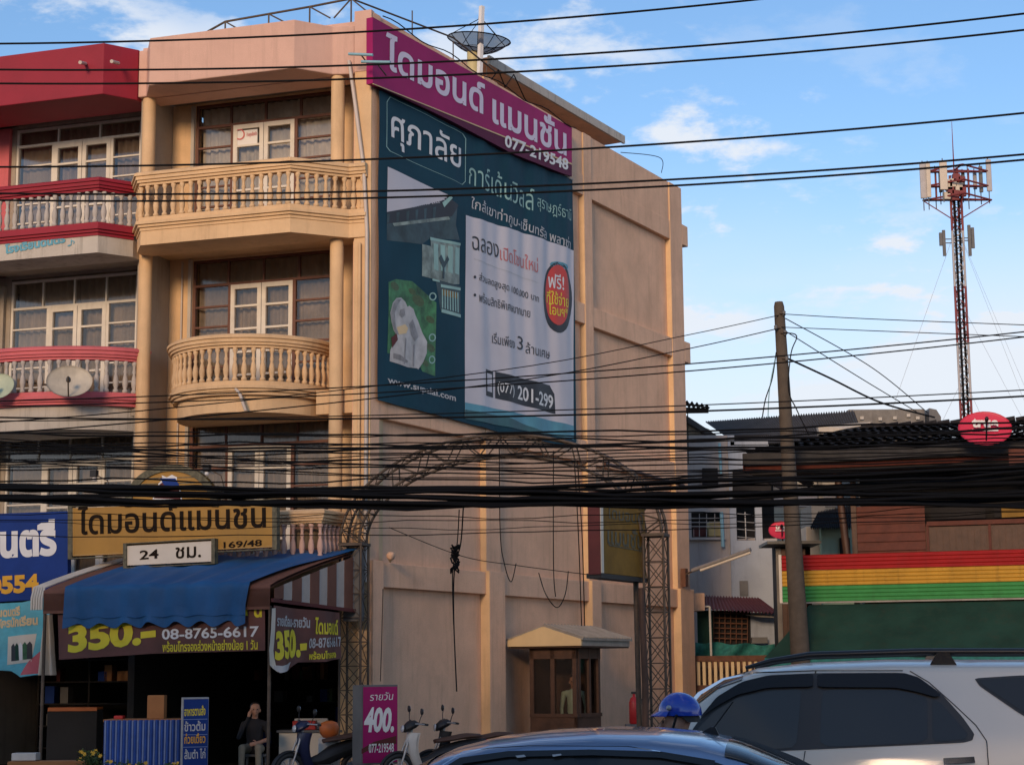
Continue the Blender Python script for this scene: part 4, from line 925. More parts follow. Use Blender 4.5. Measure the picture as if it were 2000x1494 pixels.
t = MB().tube([q, (p+q)/2+V(.03, 0, 0), p], [.06, .055, .05], None, 8).build('timber_post', 'woodbrown'); tag(t, 'rough brown timber post standing below the ochre light box', 'post')

# ------------------------------------------------------------------ guard booth
G = Fr(SI(5.1, 0, 0), S, NS)
gb = thing('guard_booth', 'small dark wood guard booth with a low gabled roof against the pink wall', 'booth', G(.9, .9, 0))
g0, g1, gl = .40, 1.45, 1.35
b = MB(); b.box(G, .25, .31, g0, g1, 0, .95); b.box(G, .25, gl, g1-.06, g1, 0, .95); b.box(G, gl-.06, gl, g0, g1-.06, 0, 2.25); b.box(G, .31, gl-.06, g0, g0+.05, 0, 2.25); b.build('lower_wall', 'woodbrown', gb)
b = MB()
for o in (g0, g0+.47, g1-.09): b.box(G, .24, .32, o, o+.09, .95, 2.25)
for v in (.33, .80, gl-.12): b.box(G, v, v+.09, g1-.08, g1+.01, .95, 2.25)
b.box(G, .24, .32, g0, g1, 2.05, 2.26); b.box(G, .33, gl, g1-.075, g1+.005, 2.05, 2.26); b.box(G, .23, .34, g0, g1+.02, .90, .97); b.box(G, .34, gl, g1-.08, g1+.03, .90, .97)
b.build('window_frame', 'woodbrown', gb)
for o in (g0+.09, g0+.56): MB().add([G(.28, o, .97), G(.28, o+.37 if o < g0+.3 else g1-.09, .97), G(.28, o+.37 if o < g0+.3 else g1-.09, 2.05), G(.28, o, 2.05)], [(0, 1, 2, 3)]).build('pane', 'glass', gb, fix=False)
for v in (.42, .89): MB().add([G(v, g1-.04, .97), G(v+.38, g1-.04, .97), G(v+.38, g1-.04, 2.05), G(v, g1-.04, 2.05)], [(0, 1, 2, 3)]).build('pane', 'glass', gb, fix=False)
MB().prism([G(0, -.0+.01, 2.30), G(0, 1.68, 2.30), G(0, 1.68, 2.44), G(0, .84, 2.70), G(0, .01, 2.44)], S*.06).build('gable_board', 'roofsheet', gb, bevel=.006).data.materials[0] = M['peach']
b = MB(); b.prism([G(0, .84, 2.72), G(0, 1.72, 2.45), G(0, 1.72, 2.41), G(0, .84, 2.68), G(0, -.0, 2.41), G(0, .0, 2.45)], S*2.35); rf = b.build('roof', 'roofsheet', gb)
b = MB()
for k in range(16): b.tube([G(.05+k*.15, .84, 2.735), G(.05+k*.15, 1.73, 2.462)], .022, None, 6)
b.build('roof_rib', 'roofsheet', rf)
MB().box(G, .06, 2.3, .02, 1.66, 2.27, 2.33).build('ceiling_board', 'woodbrown', gb)
MB().box(G, .07, 2.3, 1.62, 1.68, 2.30, 2.42).build('eave_board', 'roofsheet', gb)

# fire extinguisher
p = atY(1239, 1410, 33.5); fe = thing('fire_extinguisher', 'red fire extinguisher standing on a stand by the right arch tower', 'fire extinguisher', V(p[0], p[1], 0))
e0 = V(p[0], p[1], 0)
MB().lathe(e0+Z*.86, [(.075, 0), (.09, .02), (.09, .38), (.06, .46), (.025, .48), (.025, .53)], None, 14).build('cylinder', 'redp', fe); MB().box(Fr(e0, (1, 0, 0), (0, 1, 0)), -.05, .09, -.02, .02, 1.39, 1.43).build('handle', 'black', fe)
MB().tube([e0+Z*1.37+V(.05, -.02, 0), e0+Z*1.3+V(.13, -.04, 0), e0+Z*1.05+V(.11, -.05, 0)], .012, None, 6).build('hose', 'black', fe); MB().box(Fr(e0, (1, 0, 0), (0, 1, 0)), -.16, .16, -.13, .13, 0, .858).build('stand', 'greybox', fe)
# lamp on the far pilaster
p0 = hit(1334, 1130, SI(0, .05, 0), NS); p1 = atY(1368, 1108, 44.5); p2 = atY(1466, 1073, 43.6)
sl = thing('street_lamp', 'fluorescent street lamp on an arm reaching out from the far end of the pink wall', 'lamp', p0)
MB().tube([p0, p0+Z*.10+NS*.06, p1], .022, None, 6).build('arm', 'steel', sl); MB().tube([p1-unit(p2-p1)*.25, p2], .05, None, 8).build('lamp_body', 'galv', sl); MB().tube([p1-Z*.07, p2-Z*.07], .03, None, 8).build('lamp_tube', 'plaque', sl); MB().box(Fr(p0, S, NS), -.08, .08, -.02, .1, -.2, .25).build('bracket', 'brown_rust', sl)
# bracket lamp left
p = SI(.4, .12, 3.9); t = thing('wall_lamp', 'small round pinkish floodlight on the pink wall beside the left arch tower', 'lamp', p)
MB().lathe(p, [(.04, 0), (.07, .03), (.08, .08), (.07, .12)], None, 14, axis=unit(NS-Z*.3)).build('lamp_housing', 'pink', t); MB().tube([p, p+S*.25-Z*.1-NS*.1], .025, None, 6).build('lamp_arm', 'peach', t)
# ------------------------------------------------------------------ people
def capsule(b, p0, p1, r0, r1, n=10):
    p0, p1 = V(*p0), V(*p1); d = p1-p0; l = np.linalg.norm(d); ax = d/l if l > 1e-6 else V(0, 0, 1)
    pr = [(max(.001, r0*sin(a)), -r0*cos(a)) for a in np.linspace(.1, pi/2, 5)]+[(max(.001, r1*sin(a)), l-r1*cos(a)) for a in np.linspace(pi/2, pi-.1, 5)]
    b.lathe(p0, pr, None, n, axis=ax)
def person(name, label, base, rz, caps, tagmat, group=None, eyes=None, voxel=.009):
    """one continuous body: overlapping tapered limbs fused by a voxel remesh"""
    t = thing(name, label, 'person', base, group, rz)
    b = MB()
    for c in caps: capsule(b, *c[:4])
    me = bpy.data.meshes.new('b'); me.from_pydata(b.v, [], b.f); o = bpy.data.objects.new('b', me); COL.objects.link(o)
    q = o.modifiers.new('r', 'REMESH'); q.mode = 'VOXEL'; q.voxel_size = voxel; s_ = o.modifiers.new('s', 'SMOOTH'); s_.iterations = 3; s_.factor = .5
    m2 = bpy.data.meshes.new_from_object(o.evaluated_get(bpy.context.evaluated_depsgraph_get())); bpy.data.objects.remove(o)
    tags = list(dict.fromkeys(c[4] for c in caps))
    for g in tags: m2.materials.append(M[tagmat[g]])
    ct = np.array([p.center[:] for p in m2.polygons]); best = np.full(len(ct), 1e9); idx = np.zeros(len(ct), int)
    for c in caps:
        p0, p1 = V(*c[0]), V(*c[1]); d = p1-p0; tt = np.clip(((ct-p0)@d)/max(1e-9, d@d), 0, 1)
        dist = np.linalg.norm(ct-(p0+tt[:, None]*d), axis=1)-(c[2]+(c[3]-c[2])*tt); w_ = dist < best; best[w_] = dist[w_]; idx[w_] = tags.index(c[4])
    m2.polygons.foreach_set('material_index', idx.tolist()); m2.polygons.foreach_set('use_smooth', [True]*len(ct))
    bo = bpy.data.objects.new('body', m2); COL.objects.link(bo); bo.parent = t; return t
def head_caps(c, f, k=1.0):
    """c head centre, f facing"""
    c = V(*c); f = unit(f); s = np.cross(Z, f)
    return [(c+Z*.035-f*.012, c-Z*.02-f*.004, .088*k, .075*k, 'skin'), (c-Z*.04+f*.018, c-Z*.075+f*.038, .058, .034, 'skin'),
            (c-Z*.0+f*.085, c-Z*.03+f*.098, .010, .017, 'skin'), (c+s*.082-Z*.01, c+s*.085-Z*.035, .018, .014, 'skin'), (c-s*.082-Z*.01, c-s*.085-Z*.035, .018, .014, 'skin'),
            (c+s*.03-Z*.058+f*.072, c-s*.03-Z*.058+f*.072, .008, .008, 'skin')]
def hand_caps(w_, d, side):
    """wrist, direction, thumb side"""
    w_, d, side = V(*w_), unit(d), unit(side); dn = np.cross(d, side); out = [(w_, w_+d*.08, .026, .034, 'skin')]
    for i, l in enumerate((.062, .072, .066, .05)):
        r0 = w_+d*.095+side*(.03-.019*i); out += [(r0, r0+d*l*.55, .0095, .009, 'skin'), (r0+d*l*.55, r0+d*l+dn*.018, .009, .0075, 'skin')]
    out += [(w_+d*.03+side*.03, w_+d*.065+side*.058, .013, .011, 'skin'), (w_+d*.065+side*.058, w_+d*.095+side*.062, .011, .009, 'skin')]
    return out
def arm_caps(sh, el, wr_, side, tg='shirt', fg='skin', hd=None):
    sh, el, wr_ = V(*sh), V(*el), V(*wr_)
    return [(sh, el, .055, .042, tg), (el, wr_, .041, .028, fg)]+hand_caps(wr_, hd if hd is not None else wr_-el, side)
def face_bits(t, c, f, hair=True):
    c = V(*c); f = unit(f); s = np.cross(Z, f)
    for k in (-1, 1): MB().lathe(c+s*k*.032+f*.074+Z*.002, [(.004, 0), (.011, .004), (.004, .009)], None, 8, axis=f).build('eye', 'trim', t, base=V(0, 0, 0))
    if hair: 
        b = MB(); b.grid(lambda i, j: c-f*.018+Z*.03+unit(s)*(.098*cos(2*pi*i)*sin(.02+1.55*j))+f*(.102*sin(2*pi*i)*sin(.02+1.55*j)-.028*j)+Z*(.105*cos(.02+1.55*j)-.03*j*(sin(2*pi*i) < -.1)), 20, 6, None); b.build('hair', 'hair', t, base=V(0, 0, 0), fix=False)
# seated man (local: +y is the way he faces)
FW = V(0, 1, 0)
hc = V(-.02, .10, 1.19)
caps = head_caps(hc, V(-.25, .96, 0))+[(V(0, .03, 1.0), hc-Z*.05, .055, .055, 'skin'), (V(0, 0, .52), V(0, .03, .72), .145, .14, 'shirt'), (V(0, .03, .72), V(0, .03, .90), .15, .155, 'shirt'),
    (V(-.13, .03, .94), V(.13, .03, .94), .075, .075, 'shirt')]
for k in (-1, 1): caps += [(V(k*.09, 0, .52), V(k*.14, .40, .55), .088, .065, 'trousers'), (V(k*.14, .40, .55), V(k*.15, .42, .12), .062, .045, 'trousers'), (V(k*.15, .40, .05), V(k*.17, .58, .04), .045, .035, 'shoe')]
caps += arm_caps((.19, .03, .94), (.24, .20, .72), (.08, .18, 1.06), (-.4, 0, .8), 'shirt', 'shirt', hd=V(-.25, -.1, .9))+arm_caps((-.19, .03, .94), (-.26, .08, .68), (-.10, .32, .63), (0, 0, 1), 'shirt', 'skin')
pp = atY(497, 1490, 32.4); pp[2] = 0
rzv = atan2(-.95, -.05)-pi/2
man = person('person', 'seated man in dark shirt and pale trousers, chin resting on one hand', pp, rzv, caps, dict(skin='skin', shirt='clothdark', trousers='clothpale', shoe='black'))
face_bits(man, hc, V(-.25, .96, 0))
ch = thing('stool', 'dark plastic stool under the seated man', 'stool', pp, None, rzv)
MB().box(WO, -.19, .19, -.20, .18, .39, .43).build('seat', 'greybox', ch, base=V(0, 0, 0), bevel=.01)
for x in (-.15, .15):
    for y in (-.16, .14): MB().tube([(x, y, .39), (x*1.2, y*1.15, 0)], .018, None, 8).build('leg', 'greybox', ch, base=V(0, 0, 0))
# guard in the booth
hc = V(0, .02, 1.60)
caps = head_caps(hc, FW)+[(V(0, 0, 1.42), hc-Z*.05, .055, .055, 'skin'), (V(0, 0, .98), V(0, .01, 1.15), .135, .13, 'shirt'), (V(0, .01, 1.15), V(0, 0, 1.32), .135, .145, 'shirt'), (V(-.14, 0, 1.36), V(.14, 0, 1.36), .07, .07, 'shirt'), (V(-.08, 0, .90), V(.08, 0, .90), .11, .11, 'trousers')]
for k in (-1, 1): caps += [(V(k*.09, 0, .88), V(k*.10, .02, .48), .088, .06, 'trousers'), (V(k*.10, .02, .48), V(k*.11, -.01, .08), .058, .042, 'trousers'), (V(k*.11, -.03, .045), V(k*.12, .15, .035), .042, .033, 'shoe')]
caps += arm_caps((.20, 0, 1.36), (.25, -.02, 1.08), (.23, .10, .86), (-1, 0, 0), 'shirt', 'shirt')+arm_caps((-.20, 0, 1.36), (-.25, -.02, 1.08), (-.23, .10, .86), (1, 0, 0), 'shirt', 'shirt')
gp = G(.78, 1.12, 0)
guard = person('person', 'guard in a pale green shirt standing inside the wooden booth', gp, atan2(-S[1], -S[0])-pi/2+.35, caps, dict(skin='skin', shirt='clothmint', trousers='clothdark', shoe='black'))
face_bits(guard, hc, FW)

# ------------------------------------------------------------------ scooters (local: +x forward)
LO = Fr((0, 0, 0), (1, 0, 0), (0, 1, 0))
def scooter(name, label, loc, rz, cowl, shield, seat, group):
    t = thing(name, label, 'scooter', (0, 0, 0), group)
    def wheel(x):
        b = MB(); b.grid(lambda i, j: V(x+(.235+.05*cos(2*pi*j))*cos(2*pi*i), .042*sin(2*pi*j), .285+(.235+.05*cos(2*pi*j))*sin(2*pi*i)), 28, 8, None); w_ = b.build('wheel', 'black', t, fix=False)
        b = MB(); b.grid(lambda i, j: V(x+(.185+.012*cos(2*pi*j))*cos(2*pi*i), .025*sin(2*pi*j), .285+(.185+.012*cos(2*pi*j))*sin(2*pi*i)), 24, 6, None)
        for k in range(7): b.tube([V(x, 0, .285), V(x+.185*cos(k*.9), 0, .285+.185*sin(k*.9))], .009, None, 5)
        b.lathe(V(x, -.05, .285), [(.03, 0), (.04, .03), (.04, .07), (.03, .10)], None, 10, axis=V(0, 1, 0)); b.build('rim', 'galv', w_, fix=False)
    wheel(.62); wheel(-.60)
    b = MB(); b.tube([V(.62, .06, .285), V(.52, .06, .62), V(.44, .03, .85)], .018, None, 8).tube([V(.62, -.06, .285), V(.52, -.06, .62), V(.44, -.03, .85)], .018, None, 8).tube([V(.44, 0, .78), V(.40, 0, .98)], .03, None, 8); b.build('fork', 'galv', t)
    b = MB(); b.grid(lambda i, j: V(.62+.31*cos(.2+2.2*i), .055*(2*j-1), .285+.31*sin(.2+2.2*i)-.02*abs(2*j-1)**2), 14, 4, None); b.build('front_mudguard', cowl, t, fix=False)
    b = MB(); b.grid(lambda i, j: V(.47-.13*(1-i)**1.5+.05*sin(pi*i)-.10*abs(2*j-1)**2, (.20-.05*i*(1-i)*2)*(2*j-1)*(.75+.25*i), .28+.60*i), 12, 10, None); b.grid(lambda i, j: V(.435-.13*(1-i)**1.5+.05*sin(pi*i)-.10*abs(2*j-1)**2, (.20-.05*i*(1-i)*2)*(2*j-1)*(.75+.25*i), .28+.60*i), 12, 10, None); b.build('leg_shield', shield, t, fix=False)
    def loft(secs, name_, m):
        b = MB(); n = 14; b.grid(lambda i, j: (lambda s: V(s[0], s[1]*cos(2*pi*j), s[2]+s[3]*sin(2*pi*j)))([np.interp(i, np.linspace(0, 1, len(secs)), [q[k] for q in secs]) for k in range(4)]), 16, n, None)
        return b.build(name_, m, t, fix=False)
    loft([(.30, .04, .40, .05), (.10, .09, .42, .10), (-.10, .13, .50, .15), (-.40, .14, .60, .13), (-.70, .10, .68, .08), (-.88, .03, .72, .03)], 'rear_body', cowl)
    loft([(.55, .02, .90, .02), (.53, .09, .93, .06), (.46, .13, .97, .08), (.36, .12, 1.0, .06), (.30, .03, 1.0, .03)], 'headlight_cowl', cowl)
    loft([(.02, .02, .70, .01), (.0, .10, .73, .03), (-.25, .13, .76, .04), (-.50, .12, .80, .045), (-.76, .08, .80, .03), (-.80, .02, .79, .01)], 'seat', seat)
    MB().lathe(V(.555, 0, .93), [(.05, 0), (.062, .008), (.05, .02)], None, 14, axis=V(1, 0, .1)).build('headlight', 'lampglass', t); MB().box(LO, -.90, -.86, -.06, .06, .68, .74).build('tail_light', 'redp', t)
    b = MB(); b.tube([V(.30, .34, 1.02), V(.38, .2, 1.02), V(.40, 0, 1.0), V(.38, -.2, 1.02), V(.30, -.34, 1.02)], .012, None, 8); hb = b.build('handlebar', 'galv', t)
    for k in (-1, 1):
        MB().tube([V(.33, k*.24, 1.02), V(.29, k*.37, 1.02)], .018, None, 8).build('grip', 'black', hb)
        m_ = MB().tube([V(.37, k*.20, 1.03), V(.36, k*.24, 1.12), V(.34, k*.27, 1.18)], .006, None, 6).build('mirror', 'black', t)
        MB().lathe(V(.345, k*.27, 1.215), [(.02, 0), (.052, .006), (.052, .016), (.03, .026)], None, 14, axis=V(1, 0, 0)).build('mirror_shell', 'black', m_)
        MB().lathe(V(.343, k*.27, 1.215), [(.046, 0), (.046, .003)], None, 14, axis=V(-1, 0, 0)).build('mirror_glass', 'chrome', m_)
    MB().tube([V(.0, -.10, .26), V(-.3, -.14, .26), V(-.75, -.15, .34)], [.02, .045, .05], None, 10).build('exhaust', 'galv', t); MB().box(LO, -.15, .15, -.11, .11, .20, .36).build('engine', 'greybox', t, bevel=.02)
    MB().tube([V(.02, .08, .22), V(-.02, .22, .01)], .012, None, 6).build('side_stand', 'greybox', t)
    t.location = tuple(map(float, loc)); t.rotation_euler = (radians(-4), 0, rz); return t
def gpt(px, Y): p = atY(px, 1450, Y); p[2] = 0; return p
sc_ = scooter('scooter', 'scooter with white leg shield parked at the pink wall, left of the pair', gpt(848, 29.6), radians(205), 'black', 'whitep', 'woodbrown', 'scooters parked by the pink wall')
sc2 = copy_tree(sc_); sc2.location = tuple(map(float, gpt(912, 30.2))); sc2.rotation_euler = (radians(-4), 0, radians(200)); sc2['label'] = 'black scooter with tall mirror parked at the pink wall, right of the pair'
for o in sc2.children:
    if o.name.startswith('leg_shield'): o.data = o.data.copy(); o.data.materials[0] = M['black']
sc3 = copy_tree(sc_); sc3.location = tuple(map(float, gpt(630, 30.2))); sc3.rotation_euler = (radians(-5), 0, radians(215)); sc3['label'] = 'dark blue scooter parked in front of the shop beside the magenta price box'
for o in sc3.children:
    if o.name.startswith(('leg_shield', 'headlight_cowl')): o.data = o.data.copy(); o.data.materials[0] = mat('navy_paint', (.015, .02, .06), .3, .05)
sc4 = copy_tree(sc_); sc4['label'] = 'motorcycle ridden by the blue helmeted man between the two cars'; sc4['group'] = 'vehicles queuing in the road'; sc4.rotation_euler = (0, 0, radians(170)); rp_ = atY(1306, 1450, 11.3); rp_[2] = -.12; sc4.location = tuple(map(float, rp_))
for o in list(sc4.children):
    if o.name.startswith(('mirror', 'side_stand')):
        for c in list(o.children): bpy.data.objects.remove(c)
        bpy.data.objects.remove(o)
# rider (local: +y forward); seated on the scooter
hc = V(0, .05, 1.60)
caps = head_caps(hc, FW)+[(V(0, .0, 1.36), hc-Z*.05, .058, .058, 'skin'), (V(0, -.12, .93), V(0, -.06, 1.15), .14, .14, 'shirt'), (V(0, -.06, 1.15), V(0, -.02, 1.28), .145, .15, 'shirt'), (V(-.14, -.01, 1.32), V(.14, -.01, 1.32), .075, .075, 'shirt')]
for k in (-1, 1): caps += [(V(k*.09, -.12, .90), V(k*.17, .28, .80), .085, .065, 'trousers'), (V(k*.17, .28, .80), V(k*.16, .18, .38), .06, .045, 'trousers'), (V(k*.16, .15, .33), V(k*.17, .33, .31), .045, .035, 'shoe')]
caps += arm_caps((.19, -.01, 1.32), (.30, .18, 1.10), (.31, .42, 1.04), (-1, 0, 0), 'shirt', 'skin')+arm_caps((-.19, -.01, 1.32), (-.30, .18, 1.10), (-.31, .42, 1.04), (1, 0, 0), 'shirt', 'skin')
rd = person('person', 'rider in a blue helmet waiting between the blue sedan and the silver car', V(rp_[0], rp_[1], -.12)+ST*(-.10), radians(170)-pi/2, caps, dict(skin='skin', shirt='clothdark', trousers='clothdark', shoe='black'))
face_bits(rd, hc, FW, True)
b = MB(); hcc = hc+Z*.055-V(0, .012, 0)
b.grid(lambda i, j: hcc+V(.112*cos(2*pi*i)*sin(.03+1.68*j), .132*sin(2*pi*i)*sin(.03+1.68*j)-.012*j, .122*cos(.03+1.68*j)), 30, 12, None); hl = b.build('helmet', 'helmetblue', rd, base=V(0, 0, 0), fix=False)
b = MB(); b.grid(lambda i, j: hcc+V((.112+.01*j)*cos(pi*(.12+.76*i)), (.125+.045*j)*sin(pi*(.12+.76*i)), .01-.025*j), 16, 3, None); b.grid(lambda i, j: hcc+V((.112+.01*j)*cos(pi*(.12+.76*i)), (.125+.045*j)*sin(pi*(.12+.76*i)), .004-.025*j), 16, 3, None); b.build('peak', 'helmetblue', hl, base=V(0, 0, 0), fix=False)
MB().lathe(hcc+V(.104, .045, .03), [(.016, 0), (.016, .012), (.006, .015)], None, 10, axis=V(1, .2, .1)).build('stud', 'galv', hl, base=V(0, 0, 0))
MB().lathe(hcc+V(-.104, .045, .03), [(.016, 0), (.016, .012), (.006, .015)], None, 10, axis=V(-1, .2, .1)).build('stud', 'galv', hl, base=V(0, 0, 0))
MB().tube([hcc+V(.112, 0, -.01), hc+V(.08, .03, -.08), hc+V(0, .06, -.115), hc+V(-.08, .03, -.08), hcc+V(-.112, 0, -.01)], .008, None, 6).build('chin_strap', 'black', hl, base=V(0, 0, 0))

# ------------------------------------------------------------------ cars (local: +x forward, +y the side towards the viewer)
class Car:
    def __init__(s, name, label, side_px, side_Y, side_y, x_at, prof, belt, hw, drip_y, crown, paint, group, zr=-.12):
        """prof: (x, z) of the roof line; hw: half width; the side plane y = side_y passes through side_px"""
        p = atY(*side_px, side_Y); s.o = p-NST*side_y-ST*x_at; s.o[2] = 0
        s.t = thing(name, label, 'car', (s.o[0], s.o[1], 0), group, radians(170)); s.sy, s.prof, s.belt, s.hw, s.dy, s.crown, s.paint, s.zr = side_y, prof, belt, hw, drip_y, crown, paint, zr
        s.xs = [q[0] for q in prof]; s.x0, s.x1 = min(s.xs), max(s.xs)
    def top(s, x):
        X, Zz = zip(*sorted(s.prof)); return float(np.interp(x, X, Zz))
    def wf(s, x):
        e = max(0, (x-(s.x1-.75))/.75) if x > 0 else max(0, ((s.x0+.6)-x)/.6); return 1-.20*min(1, e)**2.2
    def belt_z(s, x): return min(np.interp(x, *zip(*s.belt)), s.top(x)-.05)
    def side(s, x, z):
        zb = s.belt_z(x); zd = s.top(x)-s.crown; w_ = s.wf(x); h = s.hw*w_
        if z <= zb or zd <= zb+.01: return h-.05*max(0, (z-.9)/.4)**2*0-(.06*max(0, .45-z)/.4)
        return h-.035-(h-.035-s.dy*w_)*min(1, (z-zb)/(max(.05, s.rd-zb)))
    def sec(s, x, t):
        """t 0 sill .. .5 belt .. .75 drip rail .. 1 roof centre"""
        zt = s.top(x); zb = s.belt_z(x); zd = max(zb+.005, zt-s.crown); w_ = s.wf(x)
        if t <= .5:
            z = .18+s.zr*0+(zb-.18)*t/.5; return V(x, s.side(x, min(z, zb)) - (.035*max(0, (t-.44)/.06)), z)
        if t <= .75:
            k = (t-.5)/.25; z = zb+(zd-zb)*k; return V(x, s.side(x, z)-(.035 if zd <= zb+.01 else 0), z)
        k = (t-.75)/.25; yd = s.side(x, zd)-(.035 if zd <= zb+.01 else 0); a = k*pi/2
        return V(x, yd*(cos(a)**.72 if k < 1 else 0), zd+(zt-zd)*sin(a)**.85)
    def body(s):
        s.rd = max(s.top(x) for x in s.xs)-s.crown
        xs = np.unique(np.concatenate([np.linspace(s.x0, s.x1, 60), s.xs])); ts = np.concatenate([np.linspace(0, .5, 7), np.linspace(.5, .75, 7)[1:], np.linspace(.75, 1, 14)[1:]])
        b = MB(); R = len(ts); vs = []
        for x in xs:
            half = [s.sec(x, t) for t in ts]; vs += half+[V(p[0], -p[1], p[2]) for p in half[:-1]][::-1]
        q = 2*R-1; fs = [(i*q+j, i*q+j+1, (i+1)*q+j+1, (i+1)*q+j) for i in range(len(xs)-1) for j in range(q-1)]
        fs += [tuple(range(q)), tuple(range((len(xs)-1)*q, len(xs)*q))[::-1]]+[(i*q, (i+1)*q, (i+1)*q+q-1, i*q+q-1) for i in range(len(xs)-1)]
        b.add(vs, fs, None, True); s.bd = b.build('body', s.paint, s.t, base=V(0, 0, 0), fix=True); return s.bd
    def xz(s, px, py):
        q = hit(px, py, s.o+NST*s.sy, NST)-s.o; return (q@ST, q[2])
    def panel(s, pts, m, name, off=.006, parent=None, both=True, xz=False, rnd_=None):
        if rnd_ is None: rnd_ = m in ('tint', 'visor') or name.endswith('surround')
        q = pts if xz else [s.xz(*p) for p in pts]
        if rnd_:
            for _ in range(2): q = [tuple(V(*a)*(1-k)+V(*b)*k) for a, b in zip(q, q[1:]+q[:1]) for k in (.09, .91)]
        bm = bmesh.new(); bm.faces.new([bm.verts.new((x, 0, z)) for x, z in q]); lo, hi = np.min(q, 0), np.max(q, 0)
        for ax in (0, 1):
            x = math.ceil(lo[ax]/.06)*.06
            while x < hi[ax]: bmesh.ops.bisect_plane(bm, geom=bm.verts[:]+bm.edges[:]+bm.faces[:], plane_co=(x, 0, 0) if ax == 0 else (0, 0, x), plane_no=(1, 0, 0) if ax == 0 else (0, 0, 1), dist=1e-5); x += .06
        bm.verts.index_update(); P = [(v.co[0], v.co[2]) for v in bm.verts]; fs = [tuple(v.index for v in f.verts) for f in bm.faces]; bm.free()
        for k in ((1, -1) if both else (1,)):
            MB().add([V(x, k*(s.side(x, z)+off), z) for x, z in P], fs, None, True).build(name, m, parent or s.t, base=V(0, 0, 0), fix=False)
    def patch(s, x0, x1, t0, m, name, off=.006, t1=1.0):
        b = MB(); 
        def fn(i, j):
            x = x0+(x1-x0)*i; a = j*2-1; t = t1-(t1-t0)*abs(a); p = s.sec(x, t); e = .02
            dp = s.sec(x+e, t)-s.sec(x-e, t); n = unit(V(-dp[2], 0, dp[0])) if dp[0] > 0 else V(0, 0, 1)
            return V(p[0], p[1]*(1 if a > 0 else -1), p[2])+V(n[0], 0, n[2])*off+V(0, off*(1 if a > 0 else -1)*abs(a), 0)
        b.grid(fn, 16, 24, None); return b.build(name, m, s.t, base=V(0, 0, 0), fix=False)
    def wheels(s, xf, xr, r):
        for x in (xf, xr):
            for k in (1, -1):
                MB().lathe(V(x, k*(s.hw-.25), r+s.zr+.03), [(r+.07, 0), (r+.07, .253)], None, 24, axis=V(0, k, 0)).build('wheel_arch', 'trim', s.t, base=V(0, 0, 0))
                w_ = MB().lathe(V(x, k*(s.hw-.22), r+s.zr), [(r*.7, 0), (r, .02), (r, .20), (r*.93, .225), (r*.66, .23), (r*.64, .20)], None, 28, axis=V(0, k, 0)).build('wheel', 'black', s.t, base=V(0, 0, 0))
                b = MB(); c = V(x, k*(s.hw+.0), r+s.zr); b.lathe(c-V(0, k*.02, 0), [(.06, 0), (.06, .02)], None, 12, axis=V(0, k, 0))
                for a in range(7): b.tube([c, c+V(cos(a*2*pi/7), 0, sin(a*2*pi/7))*r*.64], [.035, .022], None, 6)
                b.build('rim', 'galv', w_, base=V(0, 0, 0))
suv = Car('parked_car', 'silver sport utility car with roof rails and dark tinted windows', (1600, 1400), 12.0, .82, .25,
    [(2.38, .45), (2.36, .80), (2.28, .98), (1.9, 1.06), (1.45, 1.14), (1.28, 1.36), (1.10, 1.57), (.90, 1.72), (.66, 1.80), (.3, 1.835), (-.2, 1.85), (-1.2, 1.84), (-1.8, 1.82), (-2.1, 1.77), (-2.26, 1.55), (-2.36, 1.15), (-2.40, .7), (-2.40, .45)],
    [(-2.4, 1.36), (-.75, 1.33), (.6, 1.245), (1.5, 1.16), (2.4, .9)], .92, .745, .085, 'suvpaint', 'cars in the road')
suv.body()
T = suv.t
gl_pts = [(1330, 1470), (1352, 1425), (1375, 1392), (1412, 1355), (1450, 1330), (1500, 1318), (1590, 1314), (1765, 1313), (1795, 1322), (1840, 1355), (1880, 1400), (1902, 1432), (1898, 1444), (1880, 1449), (1590, 1462), (1450, 1468)]
suv.panel(gl_pts, 'trim', 'window_surround', .004)
suv.panel([(1342, 1464), (1362, 1424), (1394, 1390), (1440, 1362), (1500, 1349), (1566, 1345), (1556, 1459), (1450, 1464)], 'tint', 'side_window', .009)
suv.panel([(1606, 1346), (1760, 1346), (1812, 1362), (1812, 1449), (1600, 1458)], 'tint', 'side_window', .009)
suv.panel([(1820, 1364), (1838, 1372), (1866, 1404), (1890, 1432), (1884, 1443), (1820, 1448)], 'tint', 'side_window', .009)
suv.panel([(1366, 1402), (1400, 1360), (1446, 1332), (1500, 1319), (1588, 1315), (1588, 1340), (1500, 1342), (1440, 1356), (1400, 1378)], 'visor', 'rain_visor', .035)
suv.panel([(1596, 1315), (1764, 1314), (1794, 1322), (1838, 1356), (1826, 1360), (1790, 1350), (1750, 1342), (1596, 1341)], 'visor', 'rain_visor', .035)
suv.panel([(1904, 1324), (2000, 1318), (2330, 1318), (2330, 1415), (2040, 1420), (1990, 1392), (1915, 1340)], 'trim', 'quarter_window_surround', .004)
suv.panel([(1912, 1327), (2000, 1322), (2320, 1322), (2320, 1410), (2040, 1414), (1994, 1388), (1920, 1338)], 'tint', 'quarter_window', .009)
def seam(c, pts, w_=2.0, name='panel_seam'):
    for (a, q) in zip(pts[:-1], pts[1:]):
        d = unit(V(q[0]-a[0], q[1]-a[1])); n_ = V(-d[1], d[0])*w_/2; c.panel([tuple(V(*a)+n_), tuple(V(*q)+n_), tuple(V(*q)-n_), tuple(V(*a)-n_)], 'trim', name, .003)
seam(suv, [(1573, 1465), (1568, 1500), (1566, 1600)]); seam(suv, [(1778, 1310), (1815, 1332), (1862, 1374), (1905, 1415), (1925, 1445), (1928, 1490), (1905, 1560)]); seam(suv, [(1593, 1309), (1592, 1316)], 3)
